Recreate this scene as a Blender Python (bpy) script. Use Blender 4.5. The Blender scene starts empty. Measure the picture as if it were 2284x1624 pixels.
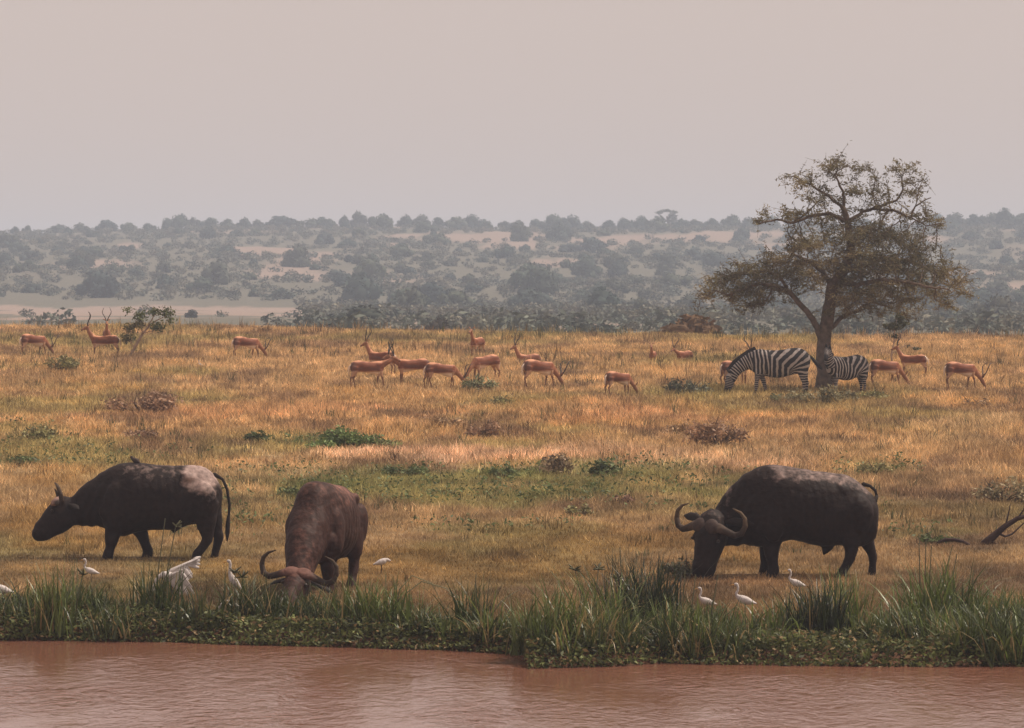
import bpy, math, random
import numpy as np
from mathutils import Vector, Matrix

random.seed(7)
RNG = np.random.default_rng(11)
SC = bpy.context.scene
COL = SC.collection
R = math.radians

# ------------------------------------------------------------------ camera, sky, sun
F, CX, HOR, HC = 9000.0, 1142.0, 640.0, 4.57      # photo measured at 2284 px wide
cam_d = bpy.data.cameras.new('camera')
cam = bpy.data.objects.new('camera', cam_d)
COL.objects.link(cam)
cam_d.sensor_width = 36
cam_d.lens = 36 * F / 2284
cam_d.shift_y = -(812 - HOR) / 2284
cam_d.clip_start = 1
cam_d.clip_end = 9000
cam_d.dof.use_dof = True
cam_d.dof.focus_distance = 68
cam_d.dof.aperture_fstop = 9
cam.location = (0, 0, HC)
cam.rotation_euler = (R(90), 0, 0)
SC.camera = cam

SUN_DIR = Vector((0.62, 0.16, 0.95)).normalized()
el = math.asin(SUN_DIR.z)
az = math.atan2(SUN_DIR.x, SUN_DIR.y)
world = bpy.data.worlds.new('World')
SC.world = world
world.use_nodes = True
nt = world.node_tree
bg = nt.nodes['Background']
sky = nt.nodes.new('ShaderNodeTexSky')
sky.sky_type = 'NISHITA'
sky.sun_disc = False
sky.sun_elevation = el
sky.sun_rotation = az
sky.dust_density = 6
sky.air_density = 1.2
mx = nt.nodes.new('ShaderNodeMix')
mx.data_type = 'RGBA'
mx.inputs['Factor'].default_value = 0.88
mx.inputs['B'].default_value = (7.45, 6.1, 5.5, 1)    # pale dusty haze that fills the sky evenly
nt.links.new(sky.outputs[0], mx.inputs['A'])
nt.links.new(mx.outputs['Result'], bg.inputs['Color'])
bg.inputs['Strength'].default_value = 0.1

sd = bpy.data.lights.new('sun', 'SUN')
sd.energy = 5.0
sd.angle = R(0.6)
sd.color = (1.0, 0.88, 0.75)
sun = bpy.data.objects.new('sun', sd)
COL.objects.link(sun)
sun.rotation_euler = SUN_DIR.to_track_quat('Z', 'Y').to_euler()
sun.location = (30, 60, 60)

SC.view_settings.view_transform = 'Standard'
SC.view_settings.look = 'None'
SC.view_settings.gamma = 1
SC.view_settings.use_curve_mapping = False
SC.view_settings.exposure = -0.1
SC.cycles.max_bounces = 6
SC.cycles.volume_bounces = 1
SC.cycles.transparent_max_bounces = 6

# ------------------------------------------------------------------ small tools
def tag(o, label=None, cat=None, group=None, kind=None):
    if label: o['label'] = label
    if cat: o['category'] = cat
    if group: o['group'] = group
    if kind: o['kind'] = kind
    return o

def mesh_np(name, V, Fc, mat=None, col=None, attrs=None, smooth=False):
    """V (n,3); Fc list of arrays (m,k) of vertex ids (tris or quads)."""
    if not isinstance(Fc, (list, tuple)): Fc = [Fc]
    Fc = [np.asarray(f, dtype=np.int32) for f in Fc if len(f)]
    me = bpy.data.meshes.new(name)
    V = np.asarray(V, dtype=np.float32)
    me.vertices.add(len(V))
    me.vertices.foreach_set('co', V.ravel())
    tot = sum(f.size for f in Fc)
    npoly = sum(len(f) for f in Fc)
    me.loops.add(tot)
    me.polygons.add(npoly)
    me.loops.foreach_set('vertex_index', np.concatenate([f.ravel() for f in Fc]))
    sizes = np.concatenate([np.full(len(f), f.shape[1], dtype=np.int32) for f in Fc])
    starts = np.concatenate([[0], np.cumsum(sizes)[:-1]]).astype(np.int32)
    me.polygons.foreach_set('loop_start', starts)
    me.update(calc_edges=True)
    if smooth:
        me.polygons.foreach_set('use_smooth', np.ones(npoly, dtype=bool))
    if col is not None: add_col(me, col)
    for k, v in (attrs or {}).items():
        a = me.attributes.new(k, 'FLOAT', 'POINT')
        a.data.foreach_set('value', np.asarray(v, dtype=np.float32))
    if mat: me.materials.append(mat)
    return me

def add_col(me, col):
    c = np.ones((len(me.vertices), 4), dtype=np.float32)
    c[:, :3] = col
    a = me.color_attributes.new('col', 'FLOAT_COLOR', 'POINT')
    a.data.foreach_set('color', c.ravel())

def obj(name, me, parent=None, loc=None, rot=None, scale=None):
    o = bpy.data.objects.new(name, me)
    COL.objects.link(o)
    if parent: o.parent = parent
    if loc is not None: o.location = loc
    if rot is not None: o.rotation_euler = rot
    if scale is not None: o.scale = scale if hasattr(scale, '__len__') else (scale,) * 3
    return o

def empty(name, loc, rotz=0, scale=1.0):
    o = bpy.data.objects.new(name, None)
    o.empty_display_size = 0.3
    COL.objects.link(o)
    o.location = loc
    o.rotation_euler = (0, 0, rotz)
    o.scale = (scale,) * 3
    return o

def _h(ix, iy, seed):
    n = (ix.astype(np.int64) * 374761393 + iy.astype(np.int64) * 668265263 + seed * 1442695041) & 0x7fffffff
    n = ((n ^ (n >> 13)) * 1274126177) & 0x7fffffff
    return ((n ^ (n >> 16)) & 0xffff) / 65535.0

def vnoise(x, y, seed=0):
    x = np.asarray(x, dtype=float); y = np.asarray(y, dtype=float)
    ix = np.floor(x); iy = np.floor(y)
    fx = x - ix; fy = y - iy
    fx = fx * fx * (3 - 2 * fx); fy = fy * fy * (3 - 2 * fy)
    a = _h(ix, iy, seed); b = _h(ix + 1, iy, seed)
    c = _h(ix, iy + 1, seed); d = _h(ix + 1, iy + 1, seed)
    return (a * (1 - fx) + b * fx) * (1 - fy) + (c * (1 - fx) + d * fx) * fy

def fbm(x, y, seed=0, o=4):
    s = 0; a = 0.5; t = 0
    for i in range(o):
        s = s + a * vnoise(x * 2 ** i, y * 2 ** i, seed + i * 17); t += a; a *= 0.5
    return s / t

def sstep(t):
    t = np.clip(t, 0, 1)
    return t * t * (3 - 2 * t)

# ------------------------------------------------------------------ materials
def new_mat(name):
    m = bpy.data.materials.new(name)
    m.use_nodes = True
    n = m.node_tree
    for x in list(n.nodes): n.nodes.remove(x)
    out = n.nodes.new('ShaderNodeOutputMaterial')
    return m, n, out

def foliage_mat(name, col=None, trans=0.35, rough=0.6, vary=0.35, nscale=3.0, spec=0.25):
    """colour from the mesh's own 'col' attribute (or a fixed colour), broken up by noise"""
    m, n, out = new_mat(name)
    N, L = n.nodes, n.links
    if col is None:
        a = N.new('ShaderNodeAttribute'); a.attribute_name = 'col'; c = a.outputs['Color']
    else:
        a = N.new('ShaderNodeRGB'); a.outputs[0].default_value = (*col, 1); c = a.outputs[0]
    tc = N.new('ShaderNodeTexCoord')
    ns = N.new('ShaderNodeTexNoise'); ns.inputs['Scale'].default_value = nscale; ns.inputs['Detail'].default_value = 3
    L.new(tc.outputs['Object'], ns.inputs['Vector'])
    mr = N.new('ShaderNodeMapRange')
    mr.inputs['From Min'].default_value = 0.3; mr.inputs['From Max'].default_value = 0.7
    mr.inputs['To Min'].default_value = 1 - vary; mr.inputs['To Max'].default_value = 1 + vary
    L.new(ns.outputs['Fac'], mr.inputs['Value'])
    mu = N.new('ShaderNodeVectorMath'); mu.operation = 'SCALE'
    L.new(c, mu.inputs[0]); L.new(mr.outputs[0], mu.inputs['Scale'])
    p = N.new('ShaderNodeBsdfPrincipled')
    p.inputs['Roughness'].default_value = rough
    p.inputs['Specular IOR Level'].default_value = spec
    L.new(mu.outputs[0], p.inputs['Base Color'])
    if trans > 0:
        t = N.new('ShaderNodeBsdfTranslucent'); L.new(mu.outputs[0], t.inputs['Color'])
        ms = N.new('ShaderNodeMixShader'); ms.inputs[0].default_value = trans
        L.new(p.outputs[0], ms.inputs[1]); L.new(t.outputs[0], ms.inputs[2])
        L.new(ms.outputs[0], out.inputs['Surface'])
    else:
        L.new(p.outputs[0], out.inputs['Surface'])
    return m

def hide_mat(name, col=None, mudcol=(0.30, 0.215, 0.19), rough=0.7, spec=0.3, nscale=9.0, vary=0.3, bump=0.3, mud=False, stripes=False):
    m, n, out = new_mat(name)
    N, L = n.nodes, n.links
    tc = N.new('ShaderNodeTexCoord')
    ns = N.new('ShaderNodeTexNoise'); ns.inputs['Scale'].default_value = nscale; ns.inputs['Detail'].default_value = 5
    L.new(tc.outputs['Object'], ns.inputs['Vector'])
    if stripes:
        ph = N.new('ShaderNodeAttribute'); ph.attribute_name = 'phase'
        dk = N.new('ShaderNodeAttribute'); dk.attribute_name = 'dark'
        n2 = N.new('ShaderNodeTexNoise'); n2.inputs['Scale'].default_value = 5; L.new(tc.outputs['Object'], n2.inputs['Vector'])
        ad = N.new('ShaderNodeMath'); ad.operation = 'MULTIPLY_ADD'; ad.inputs[1].default_value = 0.45
        L.new(n2.outputs['Fac'], ad.inputs[0]); L.new(ph.outputs['Fac'], ad.inputs[2])
        s2 = N.new('ShaderNodeMath'); s2.operation = 'MULTIPLY'; s2.inputs[1].default_value = 2 * math.pi; L.new(ad.outputs[0], s2.inputs[0])
        si = N.new('ShaderNodeMath'); si.operation = 'SINE'; L.new(s2.outputs[0], si.inputs[0])
        sb = N.new('ShaderNodeMath'); sb.operation = 'SUBTRACT'; L.new(si.outputs[0], sb.inputs[0]); L.new(dk.outputs['Fac'], sb.inputs[1])
        mr = N.new('ShaderNodeMapRange'); mr.inputs['From Min'].default_value = 0.05; mr.inputs['From Max'].default_value = 0.35
        L.new(sb.outputs[0], mr.inputs['Value'])
        mc = N.new('ShaderNodeMix'); mc.data_type = 'RGBA'
        mc.inputs['A'].default_value = (0.016, 0.012, 0.012, 1); mc.inputs['B'].default_value = (0.35, 0.30, 0.275, 1)
        L.new(mr.outputs[0], mc.inputs['Factor']); c = mc.outputs['Result']
    elif col is None:
        a = N.new('ShaderNodeAttribute'); a.attribute_name = 'col'; c = a.outputs['Color']
    else:
        a = N.new('ShaderNodeRGB'); a.outputs[0].default_value = (*col, 1); c = a.outputs[0]
    if mud:
        at = N.new('ShaderNodeAttribute'); at.attribute_name = 'mud'
        n3 = N.new('ShaderNodeTexNoise'); n3.inputs['Scale'].default_value = 7; n3.inputs['Detail'].default_value = 7; n3.inputs['Roughness'].default_value = 0.65
        L.new(tc.outputs['Object'], n3.inputs['Vector'])
        ad = N.new('ShaderNodeMath'); ad.operation = 'MULTIPLY_ADD'; ad.inputs[1].default_value = 1.3
        L.new(n3.outputs['Fac'], ad.inputs[0]); L.new(at.outputs['Fac'], ad.inputs[2])
        mr2 = N.new('ShaderNodeMapRange'); mr2.inputs['From Min'].default_value = 0.95; mr2.inputs['From Max'].default_value = 1.6
        L.new(ad.outputs[0], mr2.inputs['Value'])
        mc2 = N.new('ShaderNodeMix'); mc2.data_type = 'RGBA'
        L.new(mr2.outputs[0], mc2.inputs['Factor']); L.new(c, mc2.inputs['A'])
        mc2.inputs['B'].default_value = (*mudcol, 1)
        c = mc2.outputs['Result']
    mr = N.new('ShaderNodeMapRange')
    mr.inputs['From Min'].default_value = 0.3; mr.inputs['From Max'].default_value = 0.7
    mr.inputs['To Min'].default_value = 1 - vary; mr.inputs['To Max'].default_value = 1 + vary
    L.new(ns.outputs['Fac'], mr.inputs['Value'])
    mu = N.new('ShaderNodeVectorMath'); mu.operation = 'SCALE'
    L.new(c, mu.inputs[0]); L.new(mr.outputs[0], mu.inputs['Scale'])
    p = N.new('ShaderNodeBsdfPrincipled')
    p.inputs['Roughness'].default_value = rough
    p.inputs['Specular IOR Level'].default_value = spec
    L.new(mu.outputs[0], p.inputs['Base Color'])
    if bump:
        b = N.new('ShaderNodeBump'); b.inputs['Strength'].default_value = bump; b.inputs['Distance'].default_value = 0.03
        L.new(ns.outputs['Fac'], b.inputs['Height']); L.new(b.outputs[0], p.inputs['Normal'])
    L.new(p.outputs[0], out.inputs['Surface'])
    return m

def ground_mat():
    m, n, out = new_mat('savanna_soil')
    N, L = n.nodes, n.links
    a = N.new('ShaderNodeAttribute'); a.attribute_name = 'col'
    tc = N.new('ShaderNodeTexCoord')
    ns = N.new('ShaderNodeTexNoise'); ns.inputs['Scale'].default_value = 1.7; ns.inputs['Detail'].default_value = 8; ns.inputs['Roughness'].default_value = 0.7
    L.new(tc.outputs['Object'], ns.inputs['Vector'])
    mr = N.new('ShaderNodeMapRange')
    mr.inputs['From Min'].default_value = 0.3; mr.inputs['From Max'].default_value = 0.7
    mr.inputs['To Min'].default_value = 0.55; mr.inputs['To Max'].default_value = 1.25
    L.new(ns.outputs['Fac'], mr.inputs['Value'])
    mu = N.new('ShaderNodeVectorMath'); mu.operation = 'SCALE'
    L.new(a.outputs['Color'], mu.inputs[0]); L.new(mr.outputs[0], mu.inputs['Scale'])
    p = N.new('ShaderNodeBsdfPrincipled'); p.inputs['Roughness'].default_value = 0.95; p.inputs['Specular IOR Level'].default_value = 0.1
    L.new(mu.outputs[0], p.inputs['Base Color'])
    b = N.new('ShaderNodeBump'); b.inputs['Strength'].default_value = 0.6; b.inputs['Distance'].default_value = 0.08
    L.new(ns.outputs['Fac'], b.inputs['Height']); L.new(b.outputs[0], p.inputs['Normal'])
    L.new(p.outputs[0], out.inputs['Surface'])
    return m

def water_mat():
    m, n, out = new_mat('muddy_water')
    N, L = n.nodes, n.links
    tc = N.new('ShaderNodeTexCoord')
    mp = N.new('ShaderNodeMapping'); mp.inputs['Scale'].default_value = (1.0, 0.55, 1)
    L.new(tc.outputs['Object'], mp.inputs['Vector'])
    n1 = N.new('ShaderNodeTexNoise'); n1.inputs['Scale'].default_value = 8; n1.inputs['Detail'].default_value = 4; n1.inputs['Roughness'].default_value = 0.55
    L.new(mp.outputs[0], n1.inputs['Vector'])
    # calm and ruffled patches
    n2 = N.new('ShaderNodeTexNoise'); n2.inputs['Scale'].default_value = 0.45; n2.inputs['Detail'].default_value = 2
    L.new(mp.outputs[0], n2.inputs['Vector'])
    mr = N.new('ShaderNodeMapRange'); mr.inputs['From Min'].default_value = 0.42; mr.inputs['From Max'].default_value = 0.62
    mr.inputs['To Min'].default_value = 0.16; mr.inputs['To Max'].default_value = 0.8
    L.new(n2.outputs['Fac'], mr.inputs['Value'])
    p = N.new('ShaderNodeBsdfPrincipled')
    p.inputs['Base Color'].default_value = (0.18, 0.078, 0.05, 1)
    p.inputs['Roughness'].default_value = 0.09
    p.inputs['IOR'].default_value = 1.33
    n1.inputs['Distortion'].default_value = 0.8
    n4 = N.new('ShaderNodeTexNoise'); n4.inputs['Scale'].default_value = 2.6; n4.inputs['Detail'].default_value = 3; n4.inputs['Distortion'].default_value = 1.5
    L.new(mp.outputs[0], n4.inputs['Vector'])
    hs = N.new('ShaderNodeMath'); hs.operation = 'MULTIPLY_ADD'; hs.inputs[1].default_value = 1.6
    L.new(n4.outputs['Fac'], hs.inputs[0]); L.new(n1.outputs['Fac'], hs.inputs[2])
    b = N.new('ShaderNodeBump'); b.inputs['Distance'].default_value = 0.035
    L.new(mr.outputs[0], b.inputs['Strength'])
    L.new(hs.outputs[0], b.inputs['Height']); L.new(b.outputs[0], p.inputs['Normal'])
    L.new(p.outputs[0], out.inputs['Surface'])
    return m

M = dict(
    ground=ground_mat(), water=water_mat(),
    grass=foliage_mat('dry_grass_blades', trans=0.3, rough=0.75, vary=0.2, nscale=0.8, spec=0.15),
    sedge=foliage_mat('green_sedge_blades', trans=0.3, rough=0.42, vary=0.25, nscale=4, spec=0.5),
    leaf=foliage_mat('shrub_leaves', trans=0.25, rough=0.6, vary=0.3, nscale=3),
    acacia=foliage_mat('acacia_leaves', trans=0.45, rough=0.7, vary=0.35, nscale=1.3),
    far=foliage_mat('far_bush_leaves', trans=0.1, rough=0.8, vary=0.35, nscale=0.5, spec=0.1),
    bark=hide_mat('grey_brown_bark', col=(0.13, 0.095, 0.072), rough=0.9, spec=0.1, nscale=6, vary=0.45, bump=0.8),
    twig=hide_mat('dry_twigs', col=(0.12, 0.085, 0.06), rough=0.9, spec=0.1, nscale=6, vary=0.3, bump=0),
    palewood=hide_mat('weathered_pale_wood', col=(0.36, 0.25, 0.18), rough=0.9, spec=0.1, nscale=6, vary=0.3, bump=0.4),
    deadwood=hide_mat('dark_dead_wood', col=(0.05, 0.032, 0.028), rough=0.9, spec=0.1, nscale=6, vary=0.3, bump=0.4),
    buffalo=hide_mat('mud_caked_hide', col=(0.016, 0.0088, 0.0072), rough=0.65, spec=0.16, nscale=14, vary=0.35, bump=0.5, mud=True),
    redbuffalo=hide_mat('reddish_mud_hide', col=(0.036, 0.015, 0.0105), mudcol=(0.17, 0.078, 0.058), rough=0.65, spec=0.16, nscale=14, vary=0.35, bump=0.5, mud=True),
    horn=hide_mat('weathered_horn', rough=0.72, spec=0.18, nscale=16, vary=0.3, bump=0.3),
    impala=hide_mat('impala_coat', rough=0.65, spec=0.25, nscale=10, vary=0.12, bump=0.1),
    zebra=hide_mat('striped_coat', rough=0.65, spec=0.2, nscale=10, vary=0.1, bump=0.1, stripes=True),
    dark=hide_mat('dark_hair', col=(0.02, 0.014, 0.012), rough=0.8, spec=0.2, nscale=20, vary=0.3, bump=0.3),
    ihorn=hide_mat('dark_ringed_horn', col=(0.035, 0.024, 0.02), rough=0.5, spec=0.4, nscale=30, vary=0.3, bump=0.3),
    plume=hide_mat('white_plumage', col=(0.52, 0.47, 0.45), rough=0.8, spec=0.2, nscale=25, vary=0.12, bump=0.25),
    bill=hide_mat('yellow_bill', col=(0.5, 0.25, 0.06), rough=0.4, spec=0.4, nscale=20, vary=0.1, bump=0),
    brownbird=hide_mat('brown_plumage', col=(0.06, 0.042, 0.035), rough=0.8, spec=0.2, nscale=25, vary=0.3, bump=0.2),
)

# ------------------------------------------------------------------ terrain
_ex = np.array([-400, 0, 350, 700, 1000, 1150, 1166, 1176, 1350, 1480, 1700, 1900, 2284, 2700.])
_ey = np.array([1428, 1428, 1432, 1441, 1449, 1457, 1462, 1489, 1485, 1478, 1485, 1488, 1487, 1487.])
_es = (_ey - HOR) / HC
_EX, _EY = (_ex - CX) / _es, F / _es
_o = np.argsort(_EX); _EX, _EY = _EX[_o], _EY[_o]

def plane(Y): return -1.43 + 0.02822 * Y

def ground(X, Y):
    X = np.asarray(X, dtype=float); Y = np.asarray(Y, dtype=float)
    u = CX + F * X / np.maximum(Y, 20)
    Yw = np.interp(X, _EX, _EY) + 0.12 * (vnoise(X * 2.1, X * 0 + 3, 5) - 0.5) + 0.25 * (vnoise(X * 0.6, X * 0 + 9, 6) - 0.5)
    t = Y - Yw
    yr = np.interp(u, [0, 400, 720, 1400, 1700], [733, 731, 742, 754, 756])
    Yr = 54000 / (yr - 386)
    d = np.maximum(Y - Yr, 0)
    z = plane(np.minimum(Y, Yr))
    z = z + 0.10 * (fbm(X / 7, Y / 9, 31, 3) - 0.5) * sstep((Y - 54) / 15) + 0.10 * (fbm(X / 1.6, Y / 2.2, 41, 2) - 0.5)
    z = np.maximum(z, 0.03) + 0.13 * sstep(t / 0.35) * np.exp(-np.maximum(t, 0) / 3.5)
    z = z * sstep(t / 0.12 + 0.15)
    zz = 1.25 + (z - 1.25) * np.exp(-d / 42)
    # far hill
    crest = np.interp(u, [-3000, 0, 250, 420, 700, 900, 1100, 1300, 1600, 2284, 5000], [525, 521, 515, 508, 507, 505, 511, 513, 507, 506, 515])
    zc = HC + (HOR - crest) / 7.5
    v = np.clip((Y - 600) / 600, 0, 1)
    hill = (zc - 1.25) * (0.25 * sstep(v) + 0.75 * v ** 1.06)
    hill = hill + (fbm(X / 90, Y / 110, 77, 3) - 0.5) * 6 * np.sin(math.pi * v)
    hill = hill * (1 - 0.8 * sstep((Y - 1215) / 700))
    far = (fbm(X / 60, Y / 80, 12, 2) - 0.5) * 0.5 * sstep((Y - 260) / 150)
    z = zz + np.maximum(hill, 0) + far
    z = np.where(t < 0, np.maximum(t * 0.6, -0.8), z)
    return z

def gz(X, Y): return float(ground(np.array([X]), np.array([Y]))[0])

def place(px, py):
    """photo pixel (2284 wide) of a foot -> point on the sloping grassland"""
    s = (py - 386) / 6.0
    X, Y = (px - CX) / s, F / s
    return Vector((X, Y, gz(X, Y))), s

# colours of the grassland (albedo)
TAN = np.array([0.44, 0.31, 0.165]); GOLD = np.array([0.39, 0.235, 0.08]); ORANGE = np.array([0.48, 0.28, 0.145])
PINK = np.array([0.57, 0.375, 0.235]); OLIVE = np.array([0.235, 0.215, 0.08]); DARK = np.array([0.16, 0.095, 0.06])
GREEN = np.array([0.12, 0.145, 0.045])
PATCH = [  # x, y, rx, ry, colour, strength
    (1100, 1018, 620, 18, PINK, .9), (1500, 1040, 330, 14, PINK, .8), (1250, 925, 420, 30, ORANGE, .6), (560, 920, 300, 22, ORANGE, .45),
    (1750, 1000, 500, 40, TAN, .5), (320, 895, 85, 28, DARK, .6), (310, 970, 60, 12, DARK, .5), (100, 850, 150, 30, DARK, .2),
    (780, 1075, 300, 34, OLIVE, .7), (1100, 1095, 460, 42, OLIVE, .7), (1350, 1055, 300, 26, OLIVE, .7), (1500, 1085, 300, 30, OLIVE, .6), (720, 990, 110, 12, GREEN, .55),
    (1160, 1055, 150, 10, GREEN, .6), (1290, 1110, 180, 12, GREEN, .45), (700, 1090, 100, 10, GREEN, .5), (480, 1150, 280, 60, OLIVE, .3),
    (140, 1010, 260, 40, OLIVE, .6), (60, 970, 110, 30, OLIVE, .45), (1550, 970, 170, 30, DARK, .4), (1080, 955, 130, 16, DARK, .4),
    (2150, 1090, 230, 80, DARK, .38), (1950, 1045, 110, 20, OLIVE, .6), (1750, 880, 300, 16, OLIVE, .45), (1600, 1130, 400, 30, OLIVE, .3),
    (1000, 1265, 700, 40, GOLD, .7), (1700, 1300, 400, 14, ORANGE, .5), (2050, 1190, 160, 14, OLIVE, .5), (150, 1180, 200, 50, GOLD, .7),
    (1850, 905, 280, 20, DARK, .25), (2170, 960, 140, 40, TAN, .7), (600, 1060, 170, 18, TAN, .7), (1480, 1210, 380, 35, GOLD, .6),
    (1530, 1262, 110, 14, DARK, .35), (1150, 1180, 200, 20, OLIVE, .35), (850, 1330, 220, 14, ORANGE, .5), (300, 1350, 200, 14, ORANGE, .3)]  # first entry: cast shadow of the right buffalo, painted into the turf

def field_color(X, Y):
    n = len(X)
    px = CX + F * X / Y; py = 386 + 54000 / Y
    a = fbm(X / 5.0, Y / 8.0, 3, 4)[:, None]; b = fbm(X / 1.5, Y / 3.0, 9, 4)[:, None]; g = fbm(X / 0.5, Y / 0.9, 19, 2)[:, None]
    band = np.interp(py, [700, 860, 900, 960, 1000, 1030, 1060, 1120, 1180, 1300, 1400], [.35, .35, .6, .6, .6, .5, .2, .2, .35, .45, .45])[:, None]
    c = TAN * (1 - band) + (0.5 * GOLD + 0.5 * ORANGE) * band
    c = c * (1 - .55 * sstep((a - .5) * 5)) + OLIVE * (.55 * sstep((a - .5) * 5))
    c = c * (1 - .6 * sstep((.445 - b) * 7)) + DARK * (.6 * sstep((.445 - b) * 7))
    k = .5 * sstep((b - .58) * 6); c = c * (1 - k) + GOLD * k
    wob = (fbm(X / 1.2, Y / 2.5, 55, 3) - .5)
    for x, y, rx, ry, cc, st in PATCH:
        q = ((px - x) / rx) ** 2 + ((py - y) / ry) ** 2
        w = (st * sstep((1.25 - q + wob * 2.2)))[:, None]
        c = c * (1 - w) + cc * w
    c = c * (0.50 + 1.0 * g) * 1.06
    dim = np.interp(py, [700, 1000, 1150, 1300, 1450], [1.16, 1.16, .88, .64, .52])[:, None]   # turf colour: brighter upslope, darker towards the water
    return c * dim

OPEN = [(155, 545, 70, 10), (300, 548, 60, 7), (560, 560, 110, 9), (700, 568, 70, 9), (1010, 530, 170, 12), (1150, 548, 120, 14), (1240, 582, 60, 16), (1640, 523, 90, 9), (1370, 535, 90, 9), (880, 545, 50, 7), (1480, 530, 80, 8),
        (60, 690, 90, 12), (230, 698, 260, 16), (560, 696, 190, 16), (680, 703, 90, 8), (920, 710, 45, 9), (1040, 712, 40, 7), (1265, 711, 60, 8)]
def clearing(X, Y, Z):
    """scrub cover of valley and hill: below about .38 is open dry ground"""
    px = CX + F * X / Y; py = HOR + (HC - Z) * F / Y
    v = .52 + .5 * (fbm(X / 22, Y / 70, 21, 3) - .5)
    wob = fbm(X / 9, Y / 30, 23, 3) - .5
    for x, y, rx, ry in OPEN:
        q = ((px - x) / rx) ** 2 + ((py - y) / ry) ** 2
        v = v - .30 * sstep(1.1 - q + wob * 3.2)
    return v

def build_ground():
    Ys = [38.]
    while Ys[-1] < 2300:
        y = Ys[-1]
        Ys.append(y + (0.09 if y < 55 else (0.35 if y < 175 else max(1.2, (y - 140) * 0.014))))
    Ys = np.array(Ys)
    T = np.concatenate([np.linspace(-1, -0.2, 26)[:-1], np.linspace(-0.2, 0.2, 240), np.linspace(0.2, 1, 26)[1:]])
    X = T[None, :] * (12 + 0.72 * Ys[:, None]); Y = np.repeat(Ys[:, None], len(T), 1)
    Z = ground(X, Y)
    V = np.stack([X, Y, Z], -1).reshape(-1, 3)
    nr, nc = X.shape
    i = (np.arange(nr - 1)[:, None] * nc + np.arange(nc - 1)[None, :]).ravel()
    Q = np.stack([i, i + 1, i + nc + 1, i + nc], 1)
    x, y = V[:, 0], V[:, 1]
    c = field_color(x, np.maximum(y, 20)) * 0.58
    # valley plain and hillside: pale pinkish soil and dry grass with grey-green scrub cover
    w = sstep((y - 190) / 60)[:, None]
    pale = np.array([0.29, 0.215, 0.175])
    scr = np.array([0.135, 0.125, 0.095])
    nn = clearing(x, y, V[:, 2])[:, None]
    k = sstep((nn - 0.36) * 7)
    fc = pale * (1 - k) + scr * k
    c = c * (1 - w) + fc * w
    mudw = sstep((0.28 - V[:, 2]) / 0.15)[:, None] * (y < 56)[:, None]
    c = c * (1 - mudw) + np.array([0.10, 0.05, 0.03]) * mudw
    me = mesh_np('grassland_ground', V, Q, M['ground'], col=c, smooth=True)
    tag(obj('ground', me), 'dry golden grassland sloping up from the river to a far hill', None, None, 'structure')
build_ground()

wv = np.array([[-420, -60, 0], [420, -60, 0], [420, 53.5, 0], [-420, 53.5, 0]], dtype=float)
tag(obj('river_water', mesh_np('river_water', wv, np.array([[0, 1, 2, 3]]), M['water'])),
    'muddy brown river reflecting the pale sky', None, None, 'structure')

# haze: one closed box of thin air around everything
def haze():
    x, y0, y1, z0, z1 = 1750, -70, 2350, -1.9, 40
    V = np.array([[-x, y0, z0], [x, y0, z0], [x, y1, z0], [-x, y1, z0], [-x, y0, z1], [x, y0, z1], [x, y1, z1], [-x, y1, z1]], dtype=float)
    Q = np.array([[0, 3, 2, 1], [4, 5, 6, 7], [0, 1, 5, 4], [1, 2, 6, 5], [2, 3, 7, 6], [3, 0, 4, 7]])
    m, n, out = new_mat('haze_air')
    v = n.nodes.new('ShaderNodeVolumePrincipled')
    v.inputs['Color'].default_value = (0.64, 0.75, 0.93, 1)
    v.inputs['Density'].default_value = 0.00058
    v.inputs['Anisotropy'].default_value = 0.0
    n.links.new(v.outputs[0], out.inputs['Volume'])
    tag(obj('haze', mesh_np('haze', V, Q, m)), 'thin pale dusty haze over the valley', None, None, 'stuff')
haze()

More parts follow.
